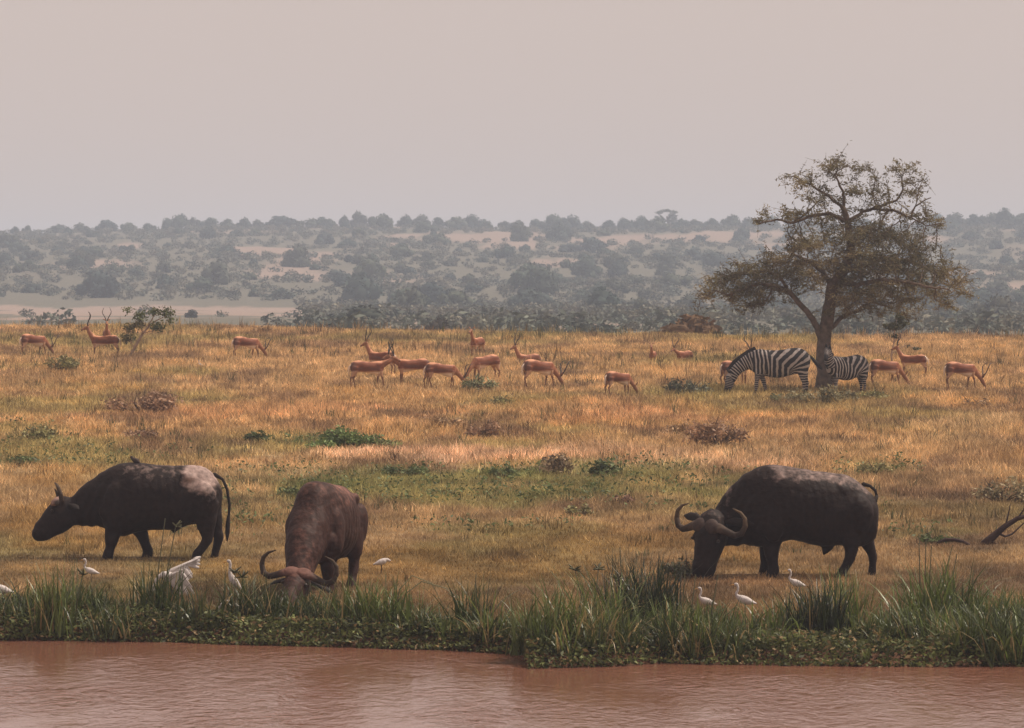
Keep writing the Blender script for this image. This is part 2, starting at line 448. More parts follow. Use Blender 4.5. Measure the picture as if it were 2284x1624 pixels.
# ------------------------------------------------------------------ shape tools
def tube(pts, rad, n=12, side=None):
    """closed tube; rad: list of r or (r_side, r_up). returns V, tris/quads"""
    P = np.array([list(p) for p in pts], dtype=float)
    rr = np.array([(r, r) if not hasattr(r, '__len__') else r for r in rad], dtype=float)
    m = len(P)
    T = np.zeros_like(P)
    T[1:-1] = P[2:] - P[:-2]; T[0] = P[1] - P[0]; T[-1] = P[-1] - P[-2]
    T /= np.linalg.norm(T, axis=1)[:, None] + 1e-9
    s0 = np.array(side if side is not None else (0, 1, 0), dtype=float)
    if side is None and abs(T[0] @ s0) > 0.9: s0 = np.array([1., 0, 0])
    P2 = [P[0] - T[0] * rr[0].min() * 0.7]; R2 = [rr[0] * 0.55]; T2 = [T[0]]
    for i in range(m): P2.append(P[i]); R2.append(rr[i]); T2.append(T[i])
    P2.append(P[-1] + T[-1] * rr[-1].min() * 0.7); R2.append(rr[-1] * 0.55); T2.append(T[-1])
    a = np.arange(n) * 2 * math.pi / n
    V = []
    s = s0
    for p, r, t in zip(P2, R2, T2):
        s = s - t * (s @ t); s /= np.linalg.norm(s) + 1e-9
        u = np.cross(t, s)
        V.append(p + np.cos(a)[:, None] * s * r[0] + np.sin(a)[:, None] * u * r[1])
    V = np.concatenate(V)
    k = len(P2)
    V = np.concatenate([V, [P2[0] - T2[0] * R2[0].min() * 0.4, P2[-1] + T2[-1] * R2[-1].min() * 0.4]])
    i = np.arange(k - 1)[:, None] * n; j = np.arange(n)[None, :]; j2 = (j + 1) % n
    Q = np.stack([(i + j), (i + n + j), (i + n + j2), (i + j2)], -1).reshape(-1, 4)[:, ::-1]
    j = np.arange(n); j2 = (j + 1) % n
    T1 = np.stack([np.full(n, k * n), j2, j], 1)[:, ::-1]
    T3 = np.stack([np.full(n, k * n + 1), (k - 1) * n + j, (k - 1) * n + j2], 1)[:, ::-1]
    return V, [Q, np.concatenate([T1, T3])]

def loft(st, n=20, pw=0.86):
    """stations (x, ztop, zbot, halfwidth[, ycentre]) -> closed hull of vertical rings"""
    a = np.arange(n) * 2 * math.pi / n
    ca, sa = np.cos(a), np.sin(a)
    ca = np.sign(ca) * np.abs(ca) ** pw; sa = np.sign(sa) * np.abs(sa) ** 0.95
    V = []
    for s in st:
        x, zt, zb, w = s[:4]; yc = s[4] if len(s) > 4 else 0
        zc, h = (zt + zb) / 2, (zt - zb) / 2
        V.append(np.stack([np.full(n, x), yc + ca * w, zc + sa * h], 1))
    V = np.concatenate(V)
    f, l = st[0], st[-1]
    V = np.concatenate([V, [[f[0], f[4] if len(f) > 4 else 0, (f[1] + f[2]) / 2], [l[0], l[4] if len(l) > 4 else 0, (l[1] + l[2]) / 2]]])
    k = len(st)
    i = np.arange(k - 1)[:, None] * n; j = np.arange(n)[None, :]; j2 = (j + 1) % n
    Q = np.stack([(i + j), (i + n + j), (i + n + j2), (i + j2)], -1).reshape(-1, 4)
    j = np.arange(n); j2 = (j + 1) % n
    T1 = np.stack([np.full(n, k * n), j, j2], 1)
    T3 = np.stack([np.full(n, k * n + 1), (k - 1) * n + j2, (k - 1) * n + j], 1)
    return V, [Q, np.concatenate([T1, T3])]

def interp_st(st, n):
    """smooth resampling of loft stations"""
    A = np.array(st, dtype=float)
    k = np.arange(len(A)); q = np.linspace(0, len(A) - 1, n)
    out = []
    for c in range(A.shape[1]):
        y = A[:, c]
        i = np.clip(q.astype(int), 0, len(A) - 2); t = q - i
        m = np.gradient(y)
        h00 = 2 * t ** 3 - 3 * t ** 2 + 1; h10 = t ** 3 - 2 * t ** 2 + t; h01 = -2 * t ** 3 + 3 * t ** 2; h11 = t ** 3 - t ** 2
        out.append(h00 * y[i] + h10 * m[i] + h01 * y[i + 1] + h11 * m[i + 1])
    return [tuple(r) for r in np.array(out).T]

def ball(c, r, n=10):
    c = np.array(c, dtype=float); r = np.array(r if hasattr(r, '__len__') else (r, r, r), dtype=float)
    th = np.linspace(0, math.pi, n + 1)[1:-1]; ph = np.arange(2 * n) * math.pi / n
    V = np.array([[math.sin(t) * math.cos(p), math.sin(t) * math.sin(p), math.cos(t)] for t in th for p in ph])
    V = np.concatenate([V, [[0, 0, 1], [0, 0, -1]]]) * r + c
    m = 2 * n; Q = []; T = []
    for i in range(len(th) - 1):
        for j in range(m):
            Q.append([i * m + j, (i + 1) * m + j, (i + 1) * m + (j + 1) % m, i * m + (j + 1) % m])
    for j in range(m):
        T.append([len(V) - 2, j, (j + 1) % m]); T.append([len(V) - 1, (len(th) - 1) * m + (j + 1) % m, (len(th) - 1) * m + j])
    return V, [np.array(Q), np.array(T)]

def xf(part, Mx):
    V, Fc = part
    A = np.array(Mx)
    return V @ A[:3, :3].T + A[:3, 3], Fc

def join(parts):
    Vs, Q, T, o = [], [], [], 0
    for V, Fc in parts:
        Vs.append(V)
        for f in Fc:
            if len(f): (Q if f.shape[1] == 4 else T).append(f + o)
        o += len(V)
    return np.concatenate(Vs), [np.concatenate(x) for x in (Q, T) if x]

def organic(name, parts, voxel, smooth=4, mat=None):
    """union of closed shapes as one continuous skin"""
    V, Fc = join(parts)
    me = mesh_np(name + '_raw', V, Fc)
    o = bpy.data.objects.new('tmp', me); COL.objects.link(o)
    m = o.modifiers.new('r', 'REMESH'); m.mode = 'VOXEL'; m.voxel_size = voxel; m.use_smooth_shade = True
    s = o.modifiers.new('s', 'SMOOTH'); s.factor = 0.6; s.iterations = smooth
    dg = bpy.context.evaluated_depsgraph_get()
    dg.update()
    out = bpy.data.meshes.new_from_object(o.evaluated_get(dg))
    out.name = name
    bpy.data.objects.remove(o); bpy.data.meshes.remove(me)
    out.polygons.foreach_set('use_smooth', np.ones(len(out.polygons), dtype=bool))
    if mat: out.materials.clear(); out.materials.append(mat)
    return out

def verts(me):
    a = np.empty(len(me.vertices) * 3, dtype=np.float32); me.vertices.foreach_get('co', a)
    return a.reshape(-1, 3).astype(float)

def frame(o, f, l):
    f = Vector(f).normalized(); l = Vector(l); l = (l - f * l.dot(f)).normalized(); u = f.cross(l)
    return Matrix(((f.x, l.x, u.x, o[0]), (f.y, l.y, u.y, o[1]), (f.z, l.z, u.z, o[2]), (0, 0, 0, 1)))

def seg_dist(P, pts):
    """distance to polyline and parameter (metres along)"""
    best = np.full(len(P), 1e9); par = np.zeros(len(P)); acc = 0
    pts = [np.array(p, dtype=float) for p in pts]
    for a, b in zip(pts[:-1], pts[1:]):
        d = b - a; L = np.linalg.norm(d)
        t = np.clip(((P - a) @ d) / (L * L), 0, 1)
        q = np.linalg.norm(P - (a + t[:, None] * d), axis=1)
        m = q < best
        best[m] = q[m]; par[m] = acc + t[m] * L; acc += L
    return best, par

# ------------------------------------------------------------------ african buffalo
def buffalo_head_shapes():
    h = [tube([(-.16, 0, -.03), (-.04, 0, -.03), (.08, 0, -.04), (.22, 0, -.05), (.36, 0, -.055), (.48, 0, -.06), (.56, 0, -.065)],
              [(.125, .17), (.14, .19), (.145, .20), (.125, .18), (.105, .145), (.11, .13), (.092, .095)], 14),
         ball((.13, .10, .05), (.05, .035, .045), 6), ball((.13, -.10, .05), (.05, .035, .045), 6),
         ball((.10, 0, -.13), (.17, .11, .10), 8), ball((.57, .05, -.03), (.04, .04, .035), 6), ball((.57, -.05, -.03), (.04, .04, .035), 6)]
    return h

def buffalo_horn(sy, ang):
    """heavy boss on the brow, horn dropping sideways then hooking back and in; ang tilts the hook upwards"""
    pts = [(.03, .02, .13), (.015, .10, .15), (.0, .19, .125), (.035, .29, .07), (.06, .39, .03), (.02, .475, .01), (-.08, .515, .01), (-.18, .505, .03), (-.25, .44, .05), (-.29, .33, .08)]
    rad = [(.095, .045), (.092, .052), (.07, .05), (.054, .046), (.047, .043), (.043, .04), (.038, .036), (.031, .03), (.022, .021), (.009, .009)]
    ca, sa = math.cos(ang), math.sin(ang)
    out = []
    for x, y, z in pts:
        k = min(1, max(0, (y - .12) / .12)); dx, dz = x - .02, z - .12
        x2, z2 = .02 + dx * ca + dz * sa * .6, .12 - dx * sa + dz * ca
        out.append((x * (1 - k) + x2 * k, y * sy, z * (1 - k) + z2 * k))
    return tube(out, rad, 12, side=(1, 0, 0))

def buffalo_ear(sy):
    return tube([(-.12, .13 * sy, -.02), (-.15, .20 * sy, -.055), (-.17, .29 * sy, -.10), (-.18, .35 * sy, -.14)], [(.03, .03), (.055, .018), (.05, .014), (.012, .008)], 8, side=(1, 0, 0))

def leg_shape(pts, side=(0, 1, 0)):
    return tube([p[:3] for p in pts], [p[3] if not hasattr(p[3], '__len__') else p[3] for p in pts], 12, side=side)

def buffalo(loc, torso, legs, neck, headM, tail, tuft, label, mudfn, yaw=0, bosscol=(0.27, 0.165, 0.135), wide=(1, 1, 1), hang=0, mat='buffalo', tipk=.15):
    Ry = Matrix.Rotation(yaw, 4, 'Z')
    parts = [xf(loft(interp_st(torso, 30), 24), Ry)] + [xf(leg_shape(l), Ry) for l in legs]
    if neck: parts.append(tube([n[:3] for n in neck], [n[3] for n in neck], 16, side=(math.cos(yaw + 1.57), math.sin(yaw + 1.57), 0)))
    hw = headM @ Matrix.Diagonal((*wide, 1))
    parts += [xf(p, hw) for p in buffalo_head_shapes()]
    xs = [q[0] for q in torso]; fx = min(q[0] for q in legs[0])
    for sy in (-1, 1):
        parts += [xf(ball((.72, sy * .27, 1.27), (.13, .07, .09), 6), Ry), xf(ball((.98, sy * .26, .92), (.20, .12, .30), 8), Ry),
                  xf(ball((legs[0][0][0] + .02, sy * .33, .86), (.17, .09, .34), 8), Ry), xf(ball((legs[0][0][0] - .12, sy * .27, .74), (.12, .10, .14), 6), Ry)]
    me = organic('buffalo_body', parts, 0.024, 4, M[mat])
    P = verts(me)
    nn = np.empty(len(P) * 3, dtype=np.float32); me.vertices.foreach_get('normal', nn); nn = nn.reshape(-1, 3)
    Pb = P @ np.array(Matrix.Rotation(-yaw, 3, 'Z')).T
    amp = .045 * (fbm(Pb[:, 0] * 3.2 + 5, Pb[:, 2] * 3.2 + 2, 5, 3) - .5) + .016 * (fbm(Pb[:, 0] * 11, Pb[:, 2] * 4 + Pb[:, 1] * 4, 6, 3) - .5)
    ribs = .006 * np.sin(Pb[:, 0] * 52 + Pb[:, 2] * 8) * np.exp(-((Pb[:, 0] - .25) / .38) ** 2) * np.exp(-((Pb[:, 2] - .95) / .25) ** 2)
    folds = .009 * np.sin(Pb[:, 0] * 40 - Pb[:, 2] * 22) * np.exp(-((Pb[:, 0] + .78) / .2) ** 2)
    P = P + nn * (amp * (P[:, 2] > .45) + ribs + folds)[:, None]
    me.vertices.foreach_set('co', P.astype(np.float32).ravel()); me.update()
    a = me.attributes.new('mud', 'FLOAT', 'POINT')
    Pl = P @ np.array(Matrix.Rotation(-yaw, 3, 'Z')).T
    a.data.foreach_set('value', mudfn(Pl, P).astype(np.float32))
    root = empty('buffalo', loc)
    obj('body', me, root)
    bb = organic('horn_boss', [xf(ball((.0, .07, .14), (.11, .11, .05), 8), headM @ Matrix.Diagonal((1, 1.1, 1.15, 1))), xf(ball((.0, -.07, .14), (.11, .11, .05), 8), headM @ Matrix.Diagonal((1, 1.1, 1.15, 1)))], .014, 2, M['horn'])
    add_col(bb, np.tile(np.array(bosscol), (len(bb.vertices), 1)))
    obj('horn_boss', bb, root)
    for sy in (1, -1):
        hm = organic('buffalo_horn', [xf(buffalo_horn(sy, hang), headM)], 0.011, 2, M['horn'])
        Q = verts(hm); Hi = np.array(headM.inverted())
        q = Q @ Hi[:3, :3].T + Hi[:3, 3]
        t = np.clip((np.abs(q[:, 1]) - .17) / .12, 0, 1)[:, None]
        tip = np.clip((np.maximum(q[:, 2] - .10, -q[:, 0])) / .2, 0, 1)[:, None]
        c = np.array(bosscol) * (1 - t) + np.array([0.04, .026, .02]) * t
        c = c * (1 - tip * tipk) + np.array([0.22, .15, .09]) * tip * tipk
        add_col(hm, c)
        obj('horn', hm, root)
        V, Fc = xf(buffalo_ear(sy), hw)
        obj('ear', mesh_np('buffalo_ear', V, Fc, M['dark'], smooth=True), root)
        e = xf(ball((.15, .125 * sy, .055), .022, 5), hw)
        obj('eye', mesh_np('buffalo_eye', e[0], e[1], M['ihorn'], smooth=True), root)
    V, Fc = join([xf(tube(tail, [.035] + [.024] * (len(tail) - 2) + [.02], 8, side=(.3, 1, .2)), Ry),
                  xf(tube(tuft, [.024, .04, .038, .012][:len(tuft)], 8, side=(.3, 1, .2)), Ry)])
    obj('tail', mesh_np('buffalo_tail', V, Fc, M['dark'], smooth=True), root)
    tag(root, label, 'buffalo', 'buffaloes grazing by the river')
    return root

def leg4(x, y, top, rt, knee, foot, rk=.092, hoof=.082, dx=0):
    """x,y at the top; knee=(x,z), foot x; tapering leg with knee, cannon, fetlock and hoof"""
    kx, kz = knee
    fz = .07
    mx_, mz = (kx + foot) / 2, (kz + fz) / 2
    return [(x, y, top, rt), ((x + kx) / 2, y, (top + kz) / 2 + .02, (rt[0] * .66, rt[1] * .72) if hasattr(rt, '__len__') else rt * .7),
            (kx, y, kz, rk), (mx_, y, mz, rk * .74), (foot, y, fz + .03, rk * .82), (foot - .02, y, .0, hoof), (foot - .02, y, -.05, hoof)]

def build_buffaloes():
    # 1: left, walking left, head lowered, side on
    k, x0, y0 = 586., 1300., 1030.
    S = lambda L: [((x - x0) / k, (y0 - t) / k, (y0 - b) / k, w) for x, t, b, w in L]
    torso = S([(2030, 400, 520, .06), (1985, 300, 600, .17), (1920, 225, 690, .25), (1840, 188, 720, .30), (1740, 180, 715, .34), (1620, 176, 765, .38), (1500, 172, 768, .42),
               (1360, 162, 775, .43), (1230, 155, 800, .42), (1120, 162, 835, .39), (1020, 195, 800, .34), (930, 242, 750, .27), (850, 295, 735, .22), (770, 352, 730, .19), (690, 430, 728, .165), (610, 520, 725, .14)])
    g = lambda x, y: ((x - x0) / k, (y0 - y) / k)
    X = lambda x: (x - x0) / k
    legs = [leg4(X(1060), -.2, .54, (.14, .19), (X(1030), .27), X(1005), .105, .09),
            leg4(X(1190), .2, .58, (.14, .19), (X(1290), .36), X(1345), .105, .09),
            [(X(1880), -.17, .85, (.15, .24)), (X(1890), -.18, .60, (.12, .17)), (X(1900), -.18, .42, (.085, .12)), (X(1905), -.18, .30, .088), (X(1860), -.18, .18, .072), (X(1810), -.18, .08, .078), (X(1790), -.18, -.03, .07)],
            [(X(1900), .17, .85, (.14, .22)), (X(1940), .18, .60, (.11, .15)), (X(1970), .18, .42, (.085, .10)), (X(1995), .18, .32, .085), (X(1975), .18, .18, .068), (X(1960), .18, .08, .064), (X(1950), .18, -.03, .07)],
            [(X(1640), 0, .53, (.05, .05)), (X(1590), 0, .44, (.05, .05)), (X(1585), 0, .40, (.02, .02))]]
    hM = frame((X(575), -.02, (y0 - 590) / k), (-.79, -.20, -.58), (.12, -.97, .2)) @ Matrix.Scale(1.0, 4)
    tail = [(X(a), .03, (y0 - b) / k) for a, b in ((1960, 265), (2035, 310), (2075, 400), (2098, 540), (2090, 660))]
    tuft = [(X(a), .03, (y0 - b) / k) for a, b in ((2090, 640), (2082, 720), (2078, 800), (2076, 870))]
    def mud1(Pl, P):
        zb = (P[:, 2] - .98) * 1.5
        rump = np.exp(-(((P[:, 0] - .92) / .27) ** 2 + ((P[:, 2] - 1.32) / .26) ** 2)) * 2.1
        thigh = np.exp(-(((P[:, 0] - 1.12) / .16) ** 2 + ((P[:, 2] - .85) / .4) ** 2)) * .35
        back = np.clip(zb, 0, .48) * sstep((P[:, 0] + .6) / .4)
        head = (P[:, 0] < -1.2) * np.clip((P[:, 2] - .85) * 1.2, 0, .4)
        return np.maximum(rump, back) + thigh + head - .15
    p, s = place(317, 1244)
    buffalo(p, torso, legs, None, hM, tail, tuft, 'dark buffalo at far left walking left, pale dried mud on its rump, tail hanging down', mud1, wide=(.98, 1.2, 1.30), hang=R(66))

    # 3: right, side on, head lowered towards the camera
    k3, x3, y3 = 615., 1300., 1165.
    X3 = lambda x: (x - x3) / k3
    S3 = lambda L: [((x - x3) / k3, (y3 - t) / k3, (y3 - b) / k3, w) for x, t, b, w in L]
    torso3 = S3([(2085, 560, 640, .08), (2068, 470, 800, .20), (2010, 395, 870, .27), (1930, 325, 900, .31), (1830, 262, 895, .35), (1720, 228, 880, .38), (1600, 205, 900, .42), (1480, 192, 880, .44),
                (1360, 182, 850, .45), (1240, 165, 845, .43), (1130, 155, 890, .40), (1030, 160, 905, .36), (930, 200, 895, .31), (850, 248, 885, .26), (770, 310, 890, .22), (690, 395, 895, .19), (610, 520, 880, .165), (545, 620, 860, .13)])
    legs3 = [leg4(X3(1105), -.16, .56, (.15, .19), (X3(1105), .33), X3(1125), .11, .10),
             leg4(X3(1090), .20, .56, (.13, .17), (X3(1065), .33), X3(1058), .10, .09),
             [(X3(1850), -.18, .80, (.15, .24)), (X3(1825), -.19, .55, (.12, .15)), (X3(1830), -.19, .38, (.08, .10)), (X3(1815), -.19, .26, .082), (X3(1775), -.19, .14, .066), (X3(1745), -.19, .06, .075), (X3(1725), -.19, -.04, .078)],
             [(X3(1950), .18, .80, (.14, .22)), (X3(1970), .19, .55, (.11, .13)), (X3(2030), .19, .36, (.072, .08)), (X3(2048), .19, .26, .068), (X3(2045), .19, .14, .056), (X3(2042), .19, .06, .066), (X3(2035), .19, -.04, .07)],
             [(X3(1640), 0, .45, (.08, .08)), (X3(1600), 0, .37, (.06, .06)), (X3(1585), 0, .31, (.02, .02))]]
    h3 = frame((X3(545), -.24, (y3 - 735) / k3), (-.24, -.27, -.93), (.89, -.44, .05)) @ Matrix.Scale(1.10, 4)
    tail3 = [(X3(1950), .0, (y3 - 330) / k3), (X3(2010), -.03, (y3 - 345) / k3), (X3(2055), -.05, (y3 - 385) / k3), (X3(2072), -.04, (y3 - 440) / k3)]
    tuft3 = [(X3(2072), -.04, (y3 - 430) / k3), (X3(2055), -.08, (y3 - 475) / k3), (X3(1985), -.12, (y3 - 490) / k3), (X3(1900), -.2, (y3 - 470) / k3)]
    def mud3(Pl, P):
        back = np.clip((P[:, 2] - 1.36 + np.clip(P[:, 0] - .5, 0, 1) * .34) * 4.5, 0, .45) * sstep((P[:, 0] + .62) / .5)
        back = back + np.clip((P[:, 2] - 1.0) * .5, 0, .2)
        fore = (P[:, 0] < -.9) * np.clip((P[:, 2] - .62) * 1.4, 0, .35) * (P[:, 1] < 0)
        return back + fore - .1
    p, s = place(1767, 1287)
    buffalo(p, torso3, legs3, None, h3, tail3, tuft3, 'largest buffalo at the right, side on, head lowered and curved horns spread, tail curled', mud3, bosscol=(.055, .036, .03), wide=(1.1, 1.5, 1.35), hang=R(14), tipk=.5)

    # 2: centre left, facing the camera, head down in the sedges
    t2 = [(x, zt, zb, w) for x, zt, zb, w in torso3 if x > -.62]
    t2 = [(x * .92 + .05, zt - .07 + .03 * x, zb - .03, w * .90) for x, zt, zb, w in t2] + [(-.68, 1.22, .58, .30), (-.78, 1.08, .62, .24)]
    legs2 = [[(x * .92 + .05, y * 1.15, z, r) for x, y, z, r in l] for l in legs3]
    yaw = R(74)
    hx, hy = -.27, -1.30
    neck = [(-.15, -.50, .86, (.31, .38)), (-.20, -.80, .68, (.26, .32)), (-.24, -1.02, .42, (.21, .26)), (-.27, -1.20, .22, (.17, .20))]
    h2 = frame((hx, hy, .20), (-.22, -.88, -.36), (.97, -.22, -.12)) @ Matrix.Scale(1.05, 4)
    tail2 = [(X3(a) * .92 + .05, .0, (y3 - b) / k3) for a, b in ((1990, 350), (2060, 400), (2085, 520), (2090, 660))]
    tuft2 = [(X3(a) * .92 + .05, .0, (y3 - b) / k3) for a, b in ((2090, 640), (2092, 740), (2090, 820), (2088, 890))]
    def mud2(Pl, P):
        rump = np.clip((P[:, 2] - 1.18) * 2.2, 0, .7) * np.clip((Pl[:, 0] + .2) * 2, 0.2, 1)
        flank = .10 + .25 * np.clip((P[:, 2] - .6), 0, .5)
        return rump + flank * (P[:, 0] > -.35) + (Pl[:, 0] < -1.0) * .25 * (P[:, 2] > .25)
    p, s = place(716, 1324)
    buffalo(p, t2, legs2, neck, h2, tail2, tuft2, 'reddish brown buffalo facing the river with its head down in the green sedges', mud2, yaw=yaw, bosscol=(.14, .068, .052), wide=(1.0, 1.25, 1.2), hang=R(62), mat='redbuffalo')
build_buffaloes()

# ------------------------------------------------------------------ zebras
def zebra(loc, scale, yaw, alert, label, tailp):
    k, x0, y0 = 614., 600., 830.
    X = lambda x: (x - x0) / k
    Z = lambda y: (y0 - y) / k
    torso = [(X(x), Z(t), Z(b), w) for x, t, b, w in
             [(1205, 220, 300, .07), (1188, 165, 380, .16), (1135, 108, 450, .22), (1060, 68, 480, .255), (960, 50, 490, .27), (850, 66, 515, .285), (730, 84, 548, .30), (600, 92, 548, .30),
              (480, 88, 528, .28), (380, 74, 510, .25), (300, 82, 480, .22), (235, 118, 440, .18), (180, 160, 400, .12)]]
    legs = [[(X(345), -.12, Z(430), (.10, .13)), (X(325), -.12, Z(520), (.07, .085)), (X(312), -.12, Z(610), .055), (X(306), -.12, Z(660), .058), (X(302), -.12, Z(740), .040), (X(298), -.12, Z(800), .05), (X(292), -.12, Z(840), .058)],
            [(X(380), .12, Z(430), (.10, .13)), (X(405), .12, Z(530), (.07, .08)), (X(440), .12, Z(630), .055), (X(452), .12, Z(670), .057), (X(466), .12, Z(745), .040), (X(475), .12, Z(800), .05), (X(470), .12, Z(840), .058)],
            [(X(1070), -.12, Z(330), (.13, .20)), (X(1065), -.13, Z(460), (.095, .14)), (X(1075), -.13, Z(560), (.06, .075)), (X(1095), -.13, Z(640), .05), (X(1090), -.13, Z(730), .040), (X(1085), -.13, Z(800), .05), (X(1075), -.13, Z(840), .058)],
            [(X(1090), .12, Z(330), (.13, .18)), (X(1105), .13, Z(460), (.09, .12)), (X(1130), .13, Z(560), (.06, .07)), (X(1160), .13, Z(640), .05), (X(1150), .13, Z(730), .040), (X(1145), .13, Z(800), .05), (X(1135), .13, Z(840), .058)]]
    if not alert:
        nk = [(X(300), 0, Z(250), (.17, .27)), (X(190), 0, Z(280), (.14, .22)), (X(90), -.01, Z(330), (.115, .18)), (X(0), -.02, Z(400), (.10, .155)), (X(-70), -.03, Z(480), (.095, .15)), (X(-110), -.03, Z(560), (.09, .15))]
        hd = [(X(-110), -.03, Z(530), (.09, .145)), (X(-135), -.03, Z(620), (.09, .135)), (X(-155), -.03, Z(700), (.075, .11)), (X(-180), -.03, Z(770), (.06, .085)), (X(-195), -.03, Z(812), (.058, .07))]
        ear = [((X(-150), -.10, Z(460)), (X(-195), -.13, Z(395))), ((X(-140), .05, Z(455)), (X(-175), .08, Z(385)))]
        mane = [(X(290), 0, Z(60)), (X(170), 0, Z(118)), (X(60), -.01, Z(190)), (X(-60), -.02, Z(285)), (X(-145), -.03, Z(400))]
    else:
        nk = [(X(300), 0, Z(250), (.17, .27)), (X(215), 0, Z(170), (.14, .21)), (X(165), -.03, Z(90), (.11, .17)), (X(135), -.06, Z(10), (.095, .14)), (X(115), -.08, Z(-40), (.09, .12))]
        hd = [(X(120), -.06, Z(-40), (.095, .12)), (X(70), -.13, Z(-10), (.095, .125)), (X(15), -.20, Z(50), (.075, .10)), (X(-35), -.26, Z(105), (.06, .08)), (X(-60), -.29, Z(135), (.058, .065))]
        ear = [((X(120), -.16, Z(-90)), (X(105), -.22, Z(-170))), ((X(150), .02, Z(-90)), (X(160), .08, Z(-170)))]
        mane = [(X(310), 0, Z(60)), (X(260), 0, Z(20)), (X(230), -.02, Z(-50)), (X(190), -.06, Z(-115))]
    sd = (0, 1, 0)
    parts = [loft(interp_st(torso, 28), 20), tube([n[:3] for n in nk], [n[3] for n in nk], 14, sd), tube([n[:3] for n in hd], [n[3] for n in hd], 14, sd)] + [leg_shape(l) for l in legs]
    me = organic('zebra_body', parts, 0.015, 4, M['zebra'])
    P = verts(me)
    nkd, nkp = seg_dist(P, [n[:3] for n in nk]); hdd, hdp = seg_dist(P, [n[:3] for n in hd])
    px_, py_ = P[:, 0] * k + x0, y0 - P[:, 2] * k
    f = lambda q: np.where(q > 560, q / 92., 560 / 92. - (560 - q) / 64.)
    yb = 200 + .75 * (px_ - 580)
    xa = (px_ + 258.5 + 1.1 * py_) / 1.825
    x0_ = np.where((py_ > yb) | (px_ < 520), px_ + np.where(px_ < 520, (py_ - 300) * -.12, 0), xa)
    ph = f(x0_)
    fan = np.arctan2(py_ - 430, px_ - 835) + .74
    infan = (x0_ > 870) & (px_ > 860)
    ph = np.where(infan, 870 / 92. + fan / .33, ph)
    lg = (py_ > 500) & (px_ > 930)
    ph = np.where(lg, 870 / 92. + (.35 + .74) / .33 + (py_ - 500) / 42., ph)
    dark = np.zeros(len(P)) + .12
    front = (P[:, 0] < X(500)) & (P[:, 2] < Z(490))
    ph = np.where(front, P[:, 2] / .05, ph)
    shoulder = (P[:, 0] < X(450)) & (P[:, 2] < Z(250)) & ~front
    ph = np.where(shoulder, ph + (Z(250) - P[:, 2]) * .8, ph)
    onneck = (nkd < .24) & (P[:, 0] < X(240)) if not alert else (nkd < .22) & (P[:, 0] < X(250))
    ph = np.where(onneck, nkp / .07, ph)
    onhead = (hdd < .2) & (hdd < nkd - .0) & (P[:, 0] < X(60 if not alert else 150))
    ph = np.where(onhead, hdp / .045 + 10, ph)
    dark = np.where(onhead, .15 + .9 * np.clip((hdp - .27) / .1, 0, 1) * 1.3, dark)
    dark = np.where(P[:, 2] < Z(760), 1.4, dark)
    dark = np.where(P[:, 2] > Z(95), dark + np.clip((P[:, 2] - Z(95)) * 6, 0, .4) * (P[:, 0] > X(250)), dark)
    for nme, val in (('phase', ph), ('dark', dark)):
        a = me.attributes.new(nme, 'FLOAT', 'POINT'); a.data.foreach_set('value', val.astype(np.float32))
    root = empty('zebra', loc, yaw, scale)
    obj('body', me, root)
    for a, b in ear:
        V, Fc = tube([a, ((a[0] * .5 + b[0] * .5), a[1] * .5 + b[1] * .5, a[2] * .5 + b[2] * .5), b], [(.035, .02), (.045, .02), (.01, .008)], 8)
        obj('ear', mesh_np('zebra_ear', V, Fc, M['dark'], smooth=True), root)
    V, Fc = tube(mane, [(.018, .05)] * len(mane), 8, sd)
    obj('mane', mesh_np('zebra_mane', V, Fc, M['dark'], smooth=True), root)
    V, Fc = tube(tailp, [.035, .035, .05, .055, .03], 8)
    obj('tail', mesh_np('zebra_tail', V, Fc, M['dark'], smooth=True), root)
    tag(root, label, 'zebra', 'zebras under the acacia')
p, s = place(1726, 881)
tX = lambda x: (x - 600) / 614.; tZ = lambda y: (830 - y) / 614.
zebra(p, 1.0, 0, False, 'zebra grazing head down, side on, left of the acacia trunk',
      [(tX(1190), 0, tZ(190)), (tX(1235), -.02, tZ(225)), (tX(1275), -.04, tZ(275)), (tX(1330), -.06, tZ(340)), (tX(1390), -.08, tZ(400))])
p, s = place(1882, 878)
zebra(p, .86, R(40), True, 'zebra standing by the acacia trunk with its head raised towards the viewer',
      [(tX(1190), 0, tZ(190)), (tX(1215), 0, tZ(260)), (tX(1222), 0, tZ(340)), (tX(1222), 0, tZ(430)), (tX(1215), 0, tZ(520))])

